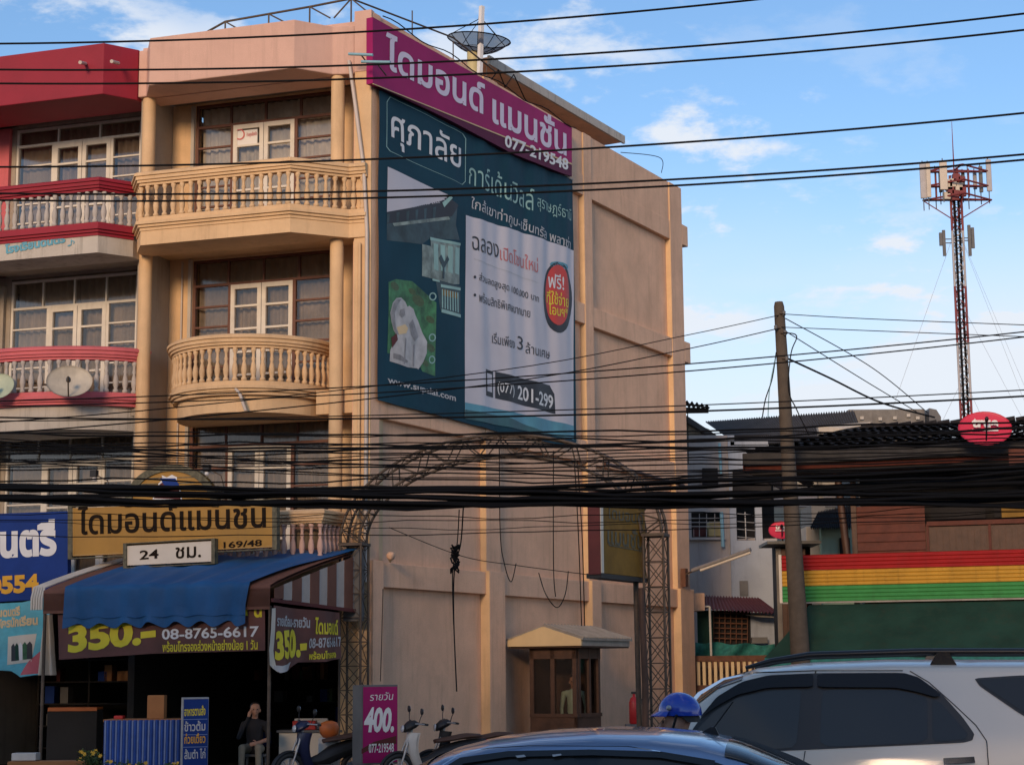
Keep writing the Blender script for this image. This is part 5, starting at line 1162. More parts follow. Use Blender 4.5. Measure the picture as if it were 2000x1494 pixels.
suv.panel([(1345, 1372), (1362, 1352), (1410, 1324), (1468, 1312), (1593, 1308), (1764, 1308), (1764, 1310), (1593, 1310.5), (1470, 1315), (1414, 1327), (1368, 1356), (1350, 1378)], 'chrome', 'drip_rail', .012)
suv.panel([(1840, 1478), (1900, 1475), (1902, 1487), (1842, 1491)], 'chrome', 'door_handle', .03); suv.panel([(1400, 1490), (1460, 1487), (1462, 1499), (1402, 1503)], 'chrome', 'door_handle', .03)
suv.patch(.74, 1.42, .80, 'tint', 'windscreen'); suv.patch(-2.32, -2.14, .80, 'tint', 'rear_window')
for k in (1, -1):
    rl = MB().tube([V(.72, k*.66, 1.80), V(.55, k*.655, 1.845), V(.30, k*.65, 1.88), V(-.4, k*.65, 1.895), V(-1.5, k*.65, 1.885), V(-1.85, k*.655, 1.855), V(-2.0, k*.66, 1.81)], [.012, .018, .022, .022, .022, .018, .012], None, 8).build('roof_rail', 'trim', T, base=V(0, 0, 0))
    for x in (-.55, -1.75): MB().prism([V(x+.09, k*.63, 1.80), V(x-.09, k*.63, 1.80), V(x-.04, k*.64, 1.885), V(x+.04, k*.64, 1.885)], V(0, k*.04, 0)).build('rail_foot', 'trim', rl, base=V(0, 0, 0))
    MB().lathe(V(1.22, k*.98, 1.22), [(.03, -.10), (.10, -.07), (.11, .03), (.06, .08)], None, 14, axis=V(1, 0, 0)).build('wing_mirror', 'suvpaint', T, base=V(0, 0, 0)); MB().lathe(V(2.20, k*.70, .88), [(.16, 0), (.17, .05), (.08, .10)], None, 14, axis=V(1, 0, 0)).build('headlight', 'lampglass', T, base=V(0, 0, 0)); MB().box(LO, -2.42, -2.30, k*.60-.10, k*.60+.10, 1.0, 1.35).build('tail_light', 'redp', T, base=V(0, 0, 0))
MB().box(LO, 2.32, 2.40, -.5, .5, .62, .85).build('grille', 'trim', T, base=V(0, 0, 0)); MB().box(LO, 2.30, 2.46, -.75, .75, .30, .55).build('bumper', 'suvpaint', T, base=V(0, 0, 0), bevel=.05); MB().box(LO, -2.48, -2.34, -.78, .78, .35, .65).build('bumper', 'suvpaint', T, base=V(0, 0, 0), bevel=.05)
suv.wheels(1.42, -1.38, .38)

sed = Car('parked_car', 'steel blue sedan roof in the foreground with a short rear antenna', (1152, 1460), 8.75, .70, 0.0,
    [(2.25, .40), (2.22, .66), (2.05, .78), (1.5, .90), (1.38, .96), (1.10, 1.20), (.90, 1.335), (.72, 1.42), (.52, 1.468), (.28, 1.496), (.0, 1.508), (-.28, 1.50), (-.5, 1.478), (-.70, 1.43), (-.92, 1.345), (-1.20, 1.20), (-1.50, 1.06), (-1.9, 1.02), (-2.12, .98), (-2.20, .80), (-2.22, .45)],
    [(-2.3, .96), (-.9, .96), (1.4, .90), (2.3, .7)], .86, .60, .085, 'sedanpaint', 'cars in the road')
sed.body(); T = sed.t
sed.panel([(1.02, .965), (.80, 1.27), (.62, 1.375), (.40, 1.408), (0, 1.415), (-.35, 1.405), (-.60, 1.36), (-.80, 1.26), (-1.08, 1.02), (-.9, .975), (0, .955)], 'trim', 'window_surround', .004, xz=True)
sed.panel([(.92, .985), (.76, 1.24), (.60, 1.345), (.40, 1.38), (.06, 1.388), (.06, .985)], 'tint', 'side_window', .009, xz=True); sed.panel([(-.02, .985), (-.02, 1.388), (-.33, 1.378), (-.56, 1.34), (-.74, 1.24), (-.96, 1.03), (-.85, .99)], 'tint', 'side_window', .009, xz=True)
sed.panel([(.80, 1.285), (.63, 1.385), (.40, 1.415), (.0, 1.422), (-.33, 1.412), (-.58, 1.372), (-.57, 1.345), (-.32, 1.385), (.0, 1.396), (.4, 1.388), (.61, 1.358), (.77, 1.262)], 'trim', 'rain_visor', .028, xz=True)
sed.panel([(860, 1494), (900, 1467), (960, 1460), (1028, 1456), (1222, 1457), (1287, 1467), (1287, 1468.5), (1222, 1458.5), (1028, 1457.5), (960, 1461.5), (900, 1468.5), (862, 1494)], 'chrome', 'drip_rail', .034)
sed.panel([(1003, 1476), (1020, 1474), (1024, 1478), (1007, 1480)], 'offwhite', 'sticker', .036, both=False); sed.panel([(1075, 1474), (1092, 1472), (1094, 1475), (1077, 1478)], 'offwhite', 'sticker', .036, both=False)
sed.patch(.80, 1.36, .76, 'tint', 'windscreen'); sed.patch(-1.45, -.62, .78, 'tint', 'rear_window')
ax_ = sed.o; a0 = sed.sec(-.52, 1.0)
MB().prism([V(-.46, -.02, 1.475), V(-.56, -.02, 1.46), V(-.54, -.015, 1.505), V(-.52, -.015, 1.507)], V(0, .035, 0)).build('antenna_base', 'trim', T, base=V(0, 0, 0)); MB().tube([V(-.53, 0, 1.50), V(-.63, 0, 1.63)], .005, None, 6).build('antenna', 'trim', T, base=V(0, 0, 0))
for k in (1, -1):
    MB().lathe(V(.98, k*.93, 1.0), [(.02, -.09), (.08, -.06), (.09, .03), (.05, .08)], None, 14, axis=V(1, 0, 0)).build('wing_mirror', 'sedanpaint', T, base=V(0, 0, 0)); MB().lathe(V(2.06, k*.62, .68), [(.12, 0), (.13, .05), (.05, .10)], None, 14, axis=V(1, 0, 0)).build('headlight', 'lampglass', T, base=V(0, 0, 0)); MB().box(LO, -2.24, -2.12, k*.60-.14, k*.60+.10, .72, .90).build('tail_light', 'redp', T, base=V(0, 0, 0))
MB().box(LO, 2.14, 2.30, -.66, .66, .16, .45).build('bumper', 'sedanpaint', T, base=V(0, 0, 0), bevel=.05); MB().box(LO, -2.30, -2.14, -.66, .66, .20, .52).build('bumper', 'sedanpaint', T, base=V(0, 0, 0), bevel=.05)
sed.wheels(1.35, -1.30, .30)

# ------------------------------------------------------------------ things along the shop front
def standbox(name, label, cat, pa, pb, Y0, Y1, z0, z1, depth, m, sidem, legs=True):
    a, q = atY(*pa, Y0), atY(*pb, Y1); a[2] = q[2] = 0; ex = unit(q-a); en = V(ex[1], -ex[0], 0); en = en if en[1] < 0 else -en
    t = thing(name, label, cat, (a+q)/2); fr = Fr(a, ex, -en); w_ = np.linalg.norm(q-a)
    MB().box(fr, 0, w_, .004, depth, z0, z1).build('box_body', sidem, t, bevel=.008); MB().box(fr, .03, w_-.01, -.004, .003, z0+.03, z1-.03).build('face_panel', m, t)
    if legs and z0 > .05: MB().box(fr, .05, .10, .05, .10, 0, z0).box(fr, w_-.10, w_-.05, .05, .10, 0, z0).build('leg', 'steel', t)
    return t, Sheet(fr(0, -.005, 0), ex, en), fr
pz = lambda py, px, Y: atY(px, py, Y)[2]
t, s_, fr = standbox('price_box', 'magenta light box with white 400 price standing in front of the pink wall', 'sign', (706, 1400), (777, 1400), 29.6, 30.0, .36, pz(1337, 740, 29.8), .28, 'magenta', 'greybox')
s_.text('รายวัน', (722, 1368), (768, 1366), (722, 1352), 'white', t, .0, 1, .15); s_.text('400.', (710, 1430), (769, 1430), (712, 1380), 'white', t, .04, 1, .12); s_.text('077-219548', (720, 1470), (769, 1468), (720, 1452), 'white', t, .02, 1)
s_.poly([(706, 1462), (730, 1448), (774, 1436), (774, 1452), (740, 1454), (706, 1472)], 'maroon', t, .5, 'printed_swoosh')
t, s_, fr = standbox('menu_board', 'narrow royal blue board with yellow and white Thai lines before the shop', 'sign', (354, 1450), (407, 1450), 30.4, 30.6, .12, pz(1361, 380, 30.5), .05, 'bluesign', 'galv')
for k, (y, m, tx) in enumerate(((1398, 'yellow', 'อาหารตามสั่ง'), (1428, 'offwhite', 'ข้าวต้ม'), (1452, 'amber', 'ก๋วยเตี๋ยว'), (1482, 'offwhite', 'ส้มตำ ไก่'))): s_.text(tx, (360, y), (401, y-2), (360, y-20), m, t, .02, 1)
for y in (1404, 1434, 1458): s_.poly([(356, y), (405, y-1), (405, y), (356, y+1)], 'paleblue', t, .6, 'rule_line')
# table with blue striped skirt
a, q = atY(202, 1450, 30.9), atY(357, 1450, 30.9); a[2] = q[2] = 0; TB = Fr(a, unit(q-a), V(0, 1, 0)); tw = np.linalg.norm(q-a); zt = pz(1404, 280, 30.9)
tb = thing('table', 'food table with a gathered blue striped cloth skirt before the shop', 'table', (a+q)/2)
MB().box(TB, -.02, tw+.02, .02, .75, zt-.04, zt).build('table_top', 'card', tb); MB().box(TB, .02, tw-.02, .10, .72, .0, zt-.05).build('table_frame', 'dark', tb)
b = MB(); b.grid(lambda i, j: TB(tw*i, .0+.028*sin(i*tw*2*pi/.09)+.02*j*sin(i*21), zt-.01-(zt-.12)*j), 200, 4, None)
sk = b.build('table_skirt', 'blueskirt', tb, fix=False)
b = MB()
for k in range(int(tw/.09)):
    i0 = (k*.09+.0225)/tw; b.grid(lambda i, j: TB(tw*(i0+(i-.5)*.02), -.004+.028*sin((i0+(i-.5)*.02)*tw*2*pi/.09)*1-.03*0+.02*j*sin((i0+(i-.5)*.02)*21)-.012, zt-.02-(zt-.14)*j), 2, 4, None)
b.build('skirt_stripe', 'paleblue', sk, fix=False)
def crate(name, label, cat, x0, x1, y0, y1, Y, m, dep=.3, zb=None):
    a = atY(x0, y1, Y); q = atY(x1, y0, Y); z0 = a[2] if zb is None else zb
    b = MB().box(WO, a[0], q[0], Y, Y+dep, z0, q[2]); return tag(b.build(name, m, bevel=.01), label, cat)
crate('cardboard_box', 'upright orange brown cardboard box on the blue skirted table', 'box', 287, 321, 1357, 1398, 31.2, 'card', .25, zt)
crate('food_tray', 'low red tray on the blue skirted table', 'tray', 222, 240, 1397, 1403, 31.2, 'redp', .2, zt)
ct = thing('counter', 'pale tiled shop counter behind the seated man', 'counter', atY(590, 1494, 33.2)*V(1, 1, 0))
a = atY(545, 1430, 33.2); q = atY(664, 1425, 33.2); MB().box(WO, a[0], q[0], 33.2, 33.8, 0, a[2]).build('counter_body', 'plaque', ct, bevel=.01); MB().box(WO, a[0]-.04, q[0]+.04, 33.16, 33.84, a[2]+.001, a[2]+.04).build('counter_top', 'greybox', ct)
zc = a[2]+.042
crate('cash_box', 'long red box on the pale shop counter', 'box', 571, 616, 1407, 1418, 33.3, 'redp', .3, zc); crate('food_tray', 'thin white tray behind the red box on the counter', 'tray', 575, 640, 1402, 1406, 33.7, 'whitep', .12, zc)
a = atY(643, 1440, 30.5); bk = thing('bucket', 'large orange round basket beside the left tower foot', 'basket', V(a[0], a[1], 0))
MB().box(WO, a[0]-.16, a[0]+.16, a[1]-.16, a[1]+.16, 0, a[2]).build('crate_base', 'whitep', bk, bevel=.01); MB().lathe(V(a[0], a[1], a[2]+.002), [(.10, 0), (.15, .06), (.165, .16), (.13, .24), (.05, .27)], None, 18).build('basket_body', 'orange_p', bk)
crate('glass_cabinet', 'dim glass food cabinet with orange top at the left of the table', 'cabinet', 90, 190, 1385, 1470, 33.4, 'darkwall', .5, 0)
crate('cooler_box', 'pale grey cooler box on the left of the cabinet shelf', 'box', 22, 70, 1470, 1485, 30.5, 'whitep', .3, pz(1485, 50, 30.5)); crate('low_bench', 'low plank bench edge at the lower left corner', 'bench', 14, 165, 1485.5, 1489, 30.4, 'card', .45, 0)
b = MB().box(WO, atY(92, 1400, 33.35)[0], atY(188, 1400, 33.35)[0], 33.38, 33.9, pz(1388, 140, 33.4), pz(1381, 140, 33.4)); tag(b.build('cabinet_shelf', 'orange_p'), 'orange lid lying on the dim glass cabinet', 'lid')
# flowering plants
def plant(label, px, Y, h, n, seed, group='flowering plants at the lower left'):
    r = random.Random(seed); c = atY(px, 1450, Y); c[2] = 0; t = thing('flowering_plant', label, 'plant', c, group)
    MB().lathe(c, [(.12, 0), (.17, .22), (.18, .25), (.15, .25)], None, 14).build('pot', 'plaque', t); st = MB(); lf = MB(); fl = MB()
    for k in range(n):
        a = r.random()*2*pi; tip = c+V(cos(a)*r.uniform(.05, .34), sin(a)*r.uniform(.05, .3), r.uniform(.6, 1)*h); mid = (c+Z*.2+tip)/2+V(0, 0, .06); st.tube([c+Z*.2, mid, tip], .005, None, 4)
        for j in range(9):
            u_ = r.random(); p = c+Z*.2+(tip-c-Z*.2)*u_+V(r.uniform(-.05, .05), r.uniform(-.05, .05), r.uniform(-.03, .05)); d = unit(V(r.uniform(-1, 1), r.uniform(-1, 1), r.uniform(-.3, .8))); s_ = unit(np.cross(d, V(r.random(), r.random(), r.random())))
            l = r.uniform(.05, .10); lf.add([p, p+d*l*.5+s_*l*.25, p+d*l, p+d*l*.5-s_*l*.25], [(0, 1, 2, 3)])
        if r.random() < .5:
            ax = unit(V(r.uniform(-.6, .6), -1, r.uniform(.2, 1))); e1 = unit(np.cross(ax, Z)); e2 = np.cross(ax, e1)
            for j in range(6): a2 = j*pi/3; w_ = e1*cos(a2)+e2*sin(a2); x_ = e1*-sin(a2)+e2*cos(a2); fl.add([tip, tip+w_*.02+x_*.012, tip+w_*.042+ax*.01, tip+w_*.02-x_*.012], [(0, 1, 2, 3)])
    st.build('stem', 'leaf', t); lf.build('foliage', 'leaf', t, fix=False); fl.build('flower', 'petal', t, fix=False)
plant('leafy potted plant with yellow flowers left of the blue table skirt', 183, 30.0, .60, 34, 1); plant('short potted plant with small orange flowers in front of the blue table skirt', 250, 29.8, .46, 22, 2); plant('sparse potted plant with dots of yellow flowers before the table right half', 318, 29.9, .42, 18, 3)
# ------------------------------------------------------------------ background right
def pq(px, py, Y): return atY(px, py, Y)
def wallbox(b, x0, x1, ytop, Y, dep, ybot=None, m=None):
    a, q = pq(x0, ytop, Y), pq(x1, ytop, Y); z0 = 0 if ybot is None else pq(x0, ybot, Y)[2]
    return b.box(WO, a[0], q[0], Y, Y+dep, z0, a[2], m)
def corr(P00, P10, P01, P11, n, amp, nrm, m, name, parent, nb=2, thick=None, axis=0):
    """corrugated sheet over a quad; waves run across the first direction"""
    P00, P10, P01, P11 = map(lambda p: V(*p), (P00, P10, P01, P11)); b = MB(); nrm = unit(nrm)
    f = lambda i, j: (P00*(1-i)+P10*i)*(1-j)+(P01*(1-i)+P11*i)*j+nrm*amp*sin(2*pi*n*(i if axis == 0 else j))
    b.grid(f, n*6 if axis == 0 else nb, nb if axis == 0 else n*6, None); b.grid(lambda i, j: f(i, j)-nrm*.012, n*6 if axis == 0 else nb, nb if axis == 0 else n*6, None)
    return b.build(name, m, parent, fix=False)
# wooden shop house
HO = atY(1532, 1300, 42.0); HO[2] = 0
HF = Fr(HO, -F, -NF)
wh = thing('wooden_house', 'dark red timber house with black tiled roof above a striped shop fascia', 'house', HO+(-F)*3)
MB().box(HF, 1.50, 1.62, .85, .97, 0, 6.6).build('corner_post', 'woodbrown', wh)
z = 3.45; k = 0; src = None
while z < 5.3:
    MB().prism([HF(1.62, .90, z), HF(3.16, .90, z), HF(3.16, .94, z+.205), HF(1.62, .94, z+.205)], NF*(.018)).build('board', 'wood', wh); z += .205
MB().box(HF, 1.62, 9.5, .95, 1.05, 3.3, 5.0).build('wall', 'woodbrown', wh); MB().box(HF, 1.62, 9.5, 1.6, 1.7, 5.0, 6.9).build('eave_shade_wall', 'dark', wh)  # near-black upper wall put in for the shadow under the eaves
for a in (3.18, 4.55, 5.92, 7.3): MB().box(HF, a, a+.06, .86, .94, 3.45, 5.05).build('window_post', 'wood', wh)
for a in (3.24, 4.61, 5.98): 
    pn = MB().box(HF, a, a+1.31, .91, .945, 3.45, 4.98).build('shutter', 'woodbrown', wh)
    for j in range(9): MB().box(HF, a+.05+j*.138, a+.16+j*.138, .895, .909, 3.5, 4.92).build('board', 'woodbrown', pn)
MB().box(HF, 3.2, 7.4, .84, .95, 5.0, 5.1).build('lintel', 'wood', wh)
for a in (3.3, 4.7, 6.1): MB().box(HF, a, a+1.2, .90, .948, 5.15, 5.42).build('fanlight', 'dark', wh)
MB().box(HF, 4.86, 5.75, .86, .90, 5.14, 5.38).build('amber_panel', 'boxyellow', wh)
MB().box(HF, 1.62, 9.5, 1.75, 5.5, 0, 6.5).build('rear_block', 'woodbrown', wh); MB().box(HF, -.5, 9.8, .6, .7, 6.35, 6.95).build('roof_infill', 'dark', wh)
# roof: courses of wavy tiles, hipped at the left
zE, zR, bE, bR = 6.72, 7.68, -.25, 4.0
NCO = 13
for k in range(NCO):
    t0, t1_ = k/NCO, (k+1)/NCO+.02; L0 = lambda t: -.75+2.1*t
    b = MB(); N_ = 90
    for s_ in (0, -.025): b.grid(lambda i, j: HF((L0(t0+(t1_-t0)*j))*(1-i)+9.9*i, bE+(bR-bE)*(t0+(t1_-t0)*j), zE+(zR-zE)*(t0+(t1_-t0)*j)+.055*(1-j)+s_+.03*abs(sin(pi*(1-i)*44+.25*sin(k*2.1)))+.02*sin(i*23+k*1.7)*sin(i*7+k)), 352, 1, None)
    b.build('tile_course', 'tiledark', wh, fix=False)
b = MB()
for k in range(10):
    t0, t1_ = k/10, (k+1)/10+.02
    b.grid(lambda i, j: HF(-.75+2.1*(t0+(t1_-t0)*j), bE+(bR-bE)*(t0+(t1_-t0)*j)+(9-2*(bR-bE)*0-(bE+(bR-bE)*(t0+(t1_-t0)*j)))*i*(1-(t0+(t1_-t0)*j)*.6), zE+(zR-zE)*(t0+(t1_-t0)*j)+.05*(1-j)), 8, 1, None)
b.build('hip_slope', 'tiledark', wh, fix=False)
b = MB()
for k in range(27): b.tube([HF(1.4+k*.31, bR, zR+.05), HF(1.4+k*.31+.29, bR, zR+.09)], .07, None, 8)
b.build('ridge_tiles', 'tiledark', wh)
MB().box(HF, -.75, 9.9, bE-.16, bE-.02, zE-.30, zE-.02).build('gutter', 'gutterdark', wh, bevel=.02); MB().box(HF, -.72, 9.9, bE-.01, bE+.04, zE-.42, zE-.305).build('fascia_board', 'fasciared', wh)
MB().prism([HF(-.74, bE-.02, zE-.40), HF(-.74, 5, zE-.40), HF(-.74, 5, zE-.05), HF(-.74, bE-.02, zE-.05)], F*.03).build('fascia_board', 'fasciared', wh)
MB().box(HF, -.6, 9.8, bE+.05, 1.6, zE-.50, zE-.42).build('soffit', 'dark', wh)  # soffit coloured near-black to hold the eave shadow
MB().box(HF, 5.15, 5.6, -.5, -.3, zE-.55, zE-.2).build('end_board', 'wood', wh)
MB().tube([HF(1.30, .2, 6.35), HF(1.55, .2, 3.4)], .085, None, 4).build('leaning_post', 'woodbrown', wh)
# striped fascia
fa = thing('striped_fascia', 'corrugated shop fascia painted in red, yellow and green bands', 'sign', HF(3, -.1, 3.3))
zt_, zb_ = 4.36, 3.31; zs4 = [zb_+(zt_-zb_)*k/3 for k in range(4)]
for (m_, z0, z1) in (('fgre', zs4[0], zs4[1]), ('fyel', zs4[1]+.004, zs4[2]), ('fred', zs4[2]+.004, zs4[3])):
    corr(HF(.03, -.12, z0), HF(9.5, -.12, z0), HF(.03, -.12, z1), HF(9.5, -.12, z1), 4, .018, NF, m_, 'painted_sheet', fa, nb=2, axis=1)
MB().box(HF, -.03, .03, -.16, -.06, zb_-.02, zt_+.02).build('edge_trim', 'plaque', fa); MB().box(HF, .03, 9.5, -.16, -.08, zb_-.04, zb_-.004).build('bottom_trim', 'roofsheet', fa)
# green canvas awning
ga = thing('green_awning', 'dark green canvas awning sloping down under the striped fascia', 'awning', HF(3, -1.6, 2.0))
b = MB()
def gaf(i, j): return HF((.62-.72*j)*(1-i)+9.4*i, -.10-1.75*j, 3.24-1.18*j-.05*sin(pi*j)-.03*sin(i*40)*j)
b.grid(gaf, 60, 10, None); b.grid(lambda i, j: gaf(i, j)-Z*.012, 60, 10, None); b.build('canvas', 'greenawn', ga, fix=False)
MB().grid(lambda i, j: gaf(i, 1)-Z*(.28*j+.02*sin(i*60)*j)+NF*.02*sin(i*50)*j, 80, 3, None).build('valance', 'greennet', ga, fix=False)
b = MB()
for a in (.0, 3.0, 6.0, 9.0): b.tube([HF(a, -1.8, 2.05), HF(a, -1.8, 0)], .03, None, 8)
b.build('awning_post', 'steel', ga)
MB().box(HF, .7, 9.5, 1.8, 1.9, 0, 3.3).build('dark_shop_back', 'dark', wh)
# red satellite dishes
def red_dish(label, px, py, Y, r, mount, el=.78):
    c = atY(px, py, Y); ax = unit(V(-.12, -.85, .45)); d = dish('satellite_dish', label, c-ax*.05, r, ax, 'dishred', mount=mount, el=el, flat=.05, arm=False, group='red satellite dishes')
    sh = Sheet(c+ax*.07, V(1, -.12, 0), V(-ax[0], -ax[1], 0)*-1); k = r*3590/Y
    s_ = sh; s_.text('true', (px-.50*k, py-.02*k), (px+.50*k, py-.02*k), (px-.50*k, py-.36*k), 'white', d, .04, 1); s_.poly([(px-.5*k, py+.04*k), (px+.5*k, py+.04*k), (px+.5*k, py+.11*k), (px-.5*k, py+.11*k)], 'white', d, 1, 'printed_bar')
    f = c+ax*r*.75-Z*.05; a = c-Z*r*.74+ax*.05
    MB().tube([a, f], .016, None, 6).build('feed_arm', 'cable', d); MB().lathe(f, [(.03, -.05), (.045, 0), (.035, .08)], None, 10, axis=-ax).build('receiver', 'black', d); return d
red_dish('large round red satellite dish on the black tiled roof', 1924, 836, 39.4, .57, HF(4.6, .1, 6.85))
red_dish('small red satellite dish on the balcony behind the utility pole', 1527, 1034, 50.0, .36, atY(1530, 1066, 50.3))
# buildings behind the yard
g1 = thing('plaster_house', 'pale grey and blue plastered house with open balconies behind the pink wall', 'house', V(*(atY(1430, 1300, 53)*V(1, 1, 0))))
b = MB(); 
wallbox(b, 1318, 1352, 850, 53, 6); wallbox(b, 1352, 1412, 1000, 53.0, .15, 850) ; wallbox(b, 1352, 1412, 1310, 53.0, 6, None) if False else None
b = MB()
def pxr(b, x0, y0, x1, y1, Y, dep): a, q = atY(x0, 1000, Y), atY(x1, 1000, Y); return b.box(WO, a[0], q[0], Y, Y+dep, atY(x0, y1, Y)[2], atY((x0+x1)/2, y0, Y)[2])
for r_ in ((1318, 850, 1350, 1320), (1350, 850, 1412, 1000), (1350, 1049, 1412, 1320), (1412, 850, 1425, 1320)): pxr(b, *r_, 53, .2)
b.build('wall', 'greywall', g1)
b = MB()
for r_ in ((1425.3, 850, 1438, 1320), (1438, 868, 1505, 917), (1438, 935, 1505, 975), (1438, 1055, 1516, 1320), (1475, 975, 1488, 1055), (1430, 862, 1504, 870)): pxr(b, *r_, 52.9, .2)
b.build('wall', 'bluewall', g1)
pxr(MB(), 1318, 850, 1512, 1320, 55, .2).build('inner_wall', 'dark', g1); pxr(MB(), 1340, 1052, 1516, 1058, 53.2, 1.8).build('balcony_floor', 'greywall', g1); pxr(MB(), 1340, 930, 1500, 938, 53.2, 1.8).build('balcony_floor', 'greywall', g1)
pxr(MB(), 1346, 1049, 1416, 1054, 52.85, .15).build('sill', 'greywall', g1)
b = MB()
for y in (1012, 1020, 1028): b.tube([atY(1350, y, 53.05), atY(1412, y, 53.05)], .015, None, 5)
for x in (1366, 1380, 1396): b.tube([atY(x, 1003, 53.05), atY(x, 1048, 53.05)], .012, None, 5)
b.build('window_grille', 'greywall', g1)
b = MB()
for y in (1003, 1018, 1033, 1048): b.tube([atY(1440, y, 52.95), atY(1476, y+3, 52.95)], .014, None, 5)
b.tube([atY(1455, 1000, 52.9), atY(1457, 1052, 52.9)], .02, None, 6); b.build('balcony_rail', 'galv', g1)
for i, (r_, m_, nm, lb_, ct_) in enumerate((((1383, 1018, 1411, 1047), 'postyellow', 'cabinet', 'ochre cupboard on the balcony behind the grille of the grey house', 'cupboard'), ((1355, 1030, 1378, 1047), 'maroon', 'clothes_pile', 'dark red laundry heap behind the window grille of the grey house', 'laundry'))):
    tag(pxr(MB(), *r_, 53.6, .4).build(nm, m_, bevel=.03), lb_, ct_)
b = MB(); b.tube([atY(1409, 1000, 52.8), atY(1412, 1068, 52.8)], .05, None, 8).tube([atY(1405, 865, 52.8), atY(1408, 930, 52.8)], .04, None, 8); b.build('drain_pipe', 'pipeblue', g1)
pxr(MB(), 1441, 1134, 1457, 1163, 52.85, .1).build('vent_window', 'greybox', g1)
pxr(MB(), 1374, 914, 1404, 946, 52.7, .2).build('dark_window', 'dark', g1); 
MB().prism([atY(1431, 917, 52.85), atY(1506, 935, 52.85), atY(1506, 978, 52.85), atY(1431, 972, 52.85)], V(0, .04, 0)).build('dark_opening', 'dark', g1)
# gable of the beige house just past the corner and loose sheets on it
g2 = thing('beige_house', 'beige plastered house end with a sloping dark eave just right of the pink building', 'house', atY(1370, 1300, 56)*V(1, 1, 0))
MB().prism([atY(1310, 1310, 56), atY(1405, 1310, 56), atY(1405, 862, 56), atY(1385, 838, 56), atY(1342, 822, 56), atY(1310, 815, 56)], V(0, 1.4, 0)).build('gable_wall', 'beige', g2)
MB().prism([atY(1300, 800, 55.6), atY(1342, 812, 55.6), atY(1400, 850, 55.6), atY(1412, 866, 55.6), atY(1400, 860, 55.6), atY(1342, 824, 55.6), atY(1300, 812, 55.6)], V(0, 2, 0)).build('eave', 'darkroof', g2)
t = thing('loose_roof_sheet', 'torn dark roofing sheets sticking out past the top right of the pink wall', 'roof sheet', atY(1360, 806, 50))
corr(atY(1330, 782, 50), atY(1388, 793, 50), atY(1330, 792, 52), atY(1384, 799, 52), 6, .04, Z, 'darkroof', 'roof_sheet', t); MB().prism([atY(1330, 795, 50.5), atY(1384, 797, 50.5), atY(1384, 806, 50.5), atY(1330, 807, 50.5)], V(0, .08, 0)).build('beam', 'darkroof', t)
# corrugated roofs
g3 = thing('corrugated_roof_house', 'low house with a long dark corrugated roof behind the utility pole', 'house', atY(1560, 1300, 58)*V(1, 1, 0))
corr(atY(1378, 824, 60), atY(1668, 802, 57.5), atY(1440, 868, 54), atY(1690, 862, 52), 60, .035, V(0, -.3, 1), 'darkroof', 'roof', g3, nb=2)
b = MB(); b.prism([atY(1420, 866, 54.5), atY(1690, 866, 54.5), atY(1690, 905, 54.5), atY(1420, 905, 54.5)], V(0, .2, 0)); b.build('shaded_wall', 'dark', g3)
pxr(MB(), 1494, 862, 1504, 878, 54.3, .15).build('post', 'greywall', g3)
for x in (1445, 1600, 1680): pxr(MB(), x, 860, x+8, 1325, 55.5, .25).build('post', 'concrete', g3)
MB().prism([atY(1598, 832, 51.5), atY(1700, 824, 51), atY(1700, 829, 51), atY(1652, 837, 51), atY(1600, 849, 51.5)], V(0, .3, 0)).build('white_gable_strip', 'oldwhite', g3)
g4 = thing('concrete_block', 'blackened concrete rooftop parapet block above the dark roofs', 'building', atY(1750, 1300, 62)*V(1, 1, 0))
pxr(MB(), 1664, 799, 1815, 830, 60, 1.2).build('parapet', 'concrete', g4, bevel=.03); MB().prism([atY(1815, 797, 60), atY(1829, 800, 60), atY(1838, 814, 60), atY(1838, 830, 60), atY(1815, 830, 60)], V(0, 1.2, 0)).build('broken_end', 'greybox', g4)
for x, y in ((1690, 816), (1726, 818), (1755, 816), (1782, 811), (1800, 816)): pxr(MB(), x-3, y-3, x+4, y+3, 59.9, .05).build('bare_patch', 'oldwhite', g4)
pxr(MB(), 1664, 830, 1838, 1330, 61, 3).build('lower_wall', 'concrete', g4)
g5 = thing('stepped_terrace', 'distant beige concrete building with ledges seen under the timber roof', 'building', atY(1590, 1300, 66)*V(1, 1, 0))
for k, (y0, y1, m_) in enumerate(((915, 930, 'beige'), (930.5, 950, 'beige'), (950.5, 965, 'concrete'), (965.5, 990, 'greywall'), (990.5, 1330, 'beige'))): pxr(MB(), 1500, y0, 1662, y1, 66-.12*k, 4).build('ledge', m_, g5)
g6 = thing('mint_house', 'small mint green house with black tiled roof between pole and timber wall', 'house', atY(1640, 1300, 50)*V(1, 1, 0))
pxr(MB(), 1602, 1030, 1672, 1330, 50, 3).build('wall', 'greenwall', g6); pxr(MB(), 1573, 1028, 1601.5, 1330, 50.3, 2).build('side_wall', 'plaque', g6); pxr(MB(), 1638, 1050, 1658, 1082, 49.95, .1).build('window', 'dark', g6)
corr(atY(1598, 1000, 53), atY(1664, 985, 53), atY(1582, 1031, 49.6), atY(1664, 1031, 49.6), 22, .03, Z, 'tiledark', 'roof', g6); pxr(MB(), 1585, 985, 1612, 1026, 54, 2).build('dark_wall', 'greybox', g6)
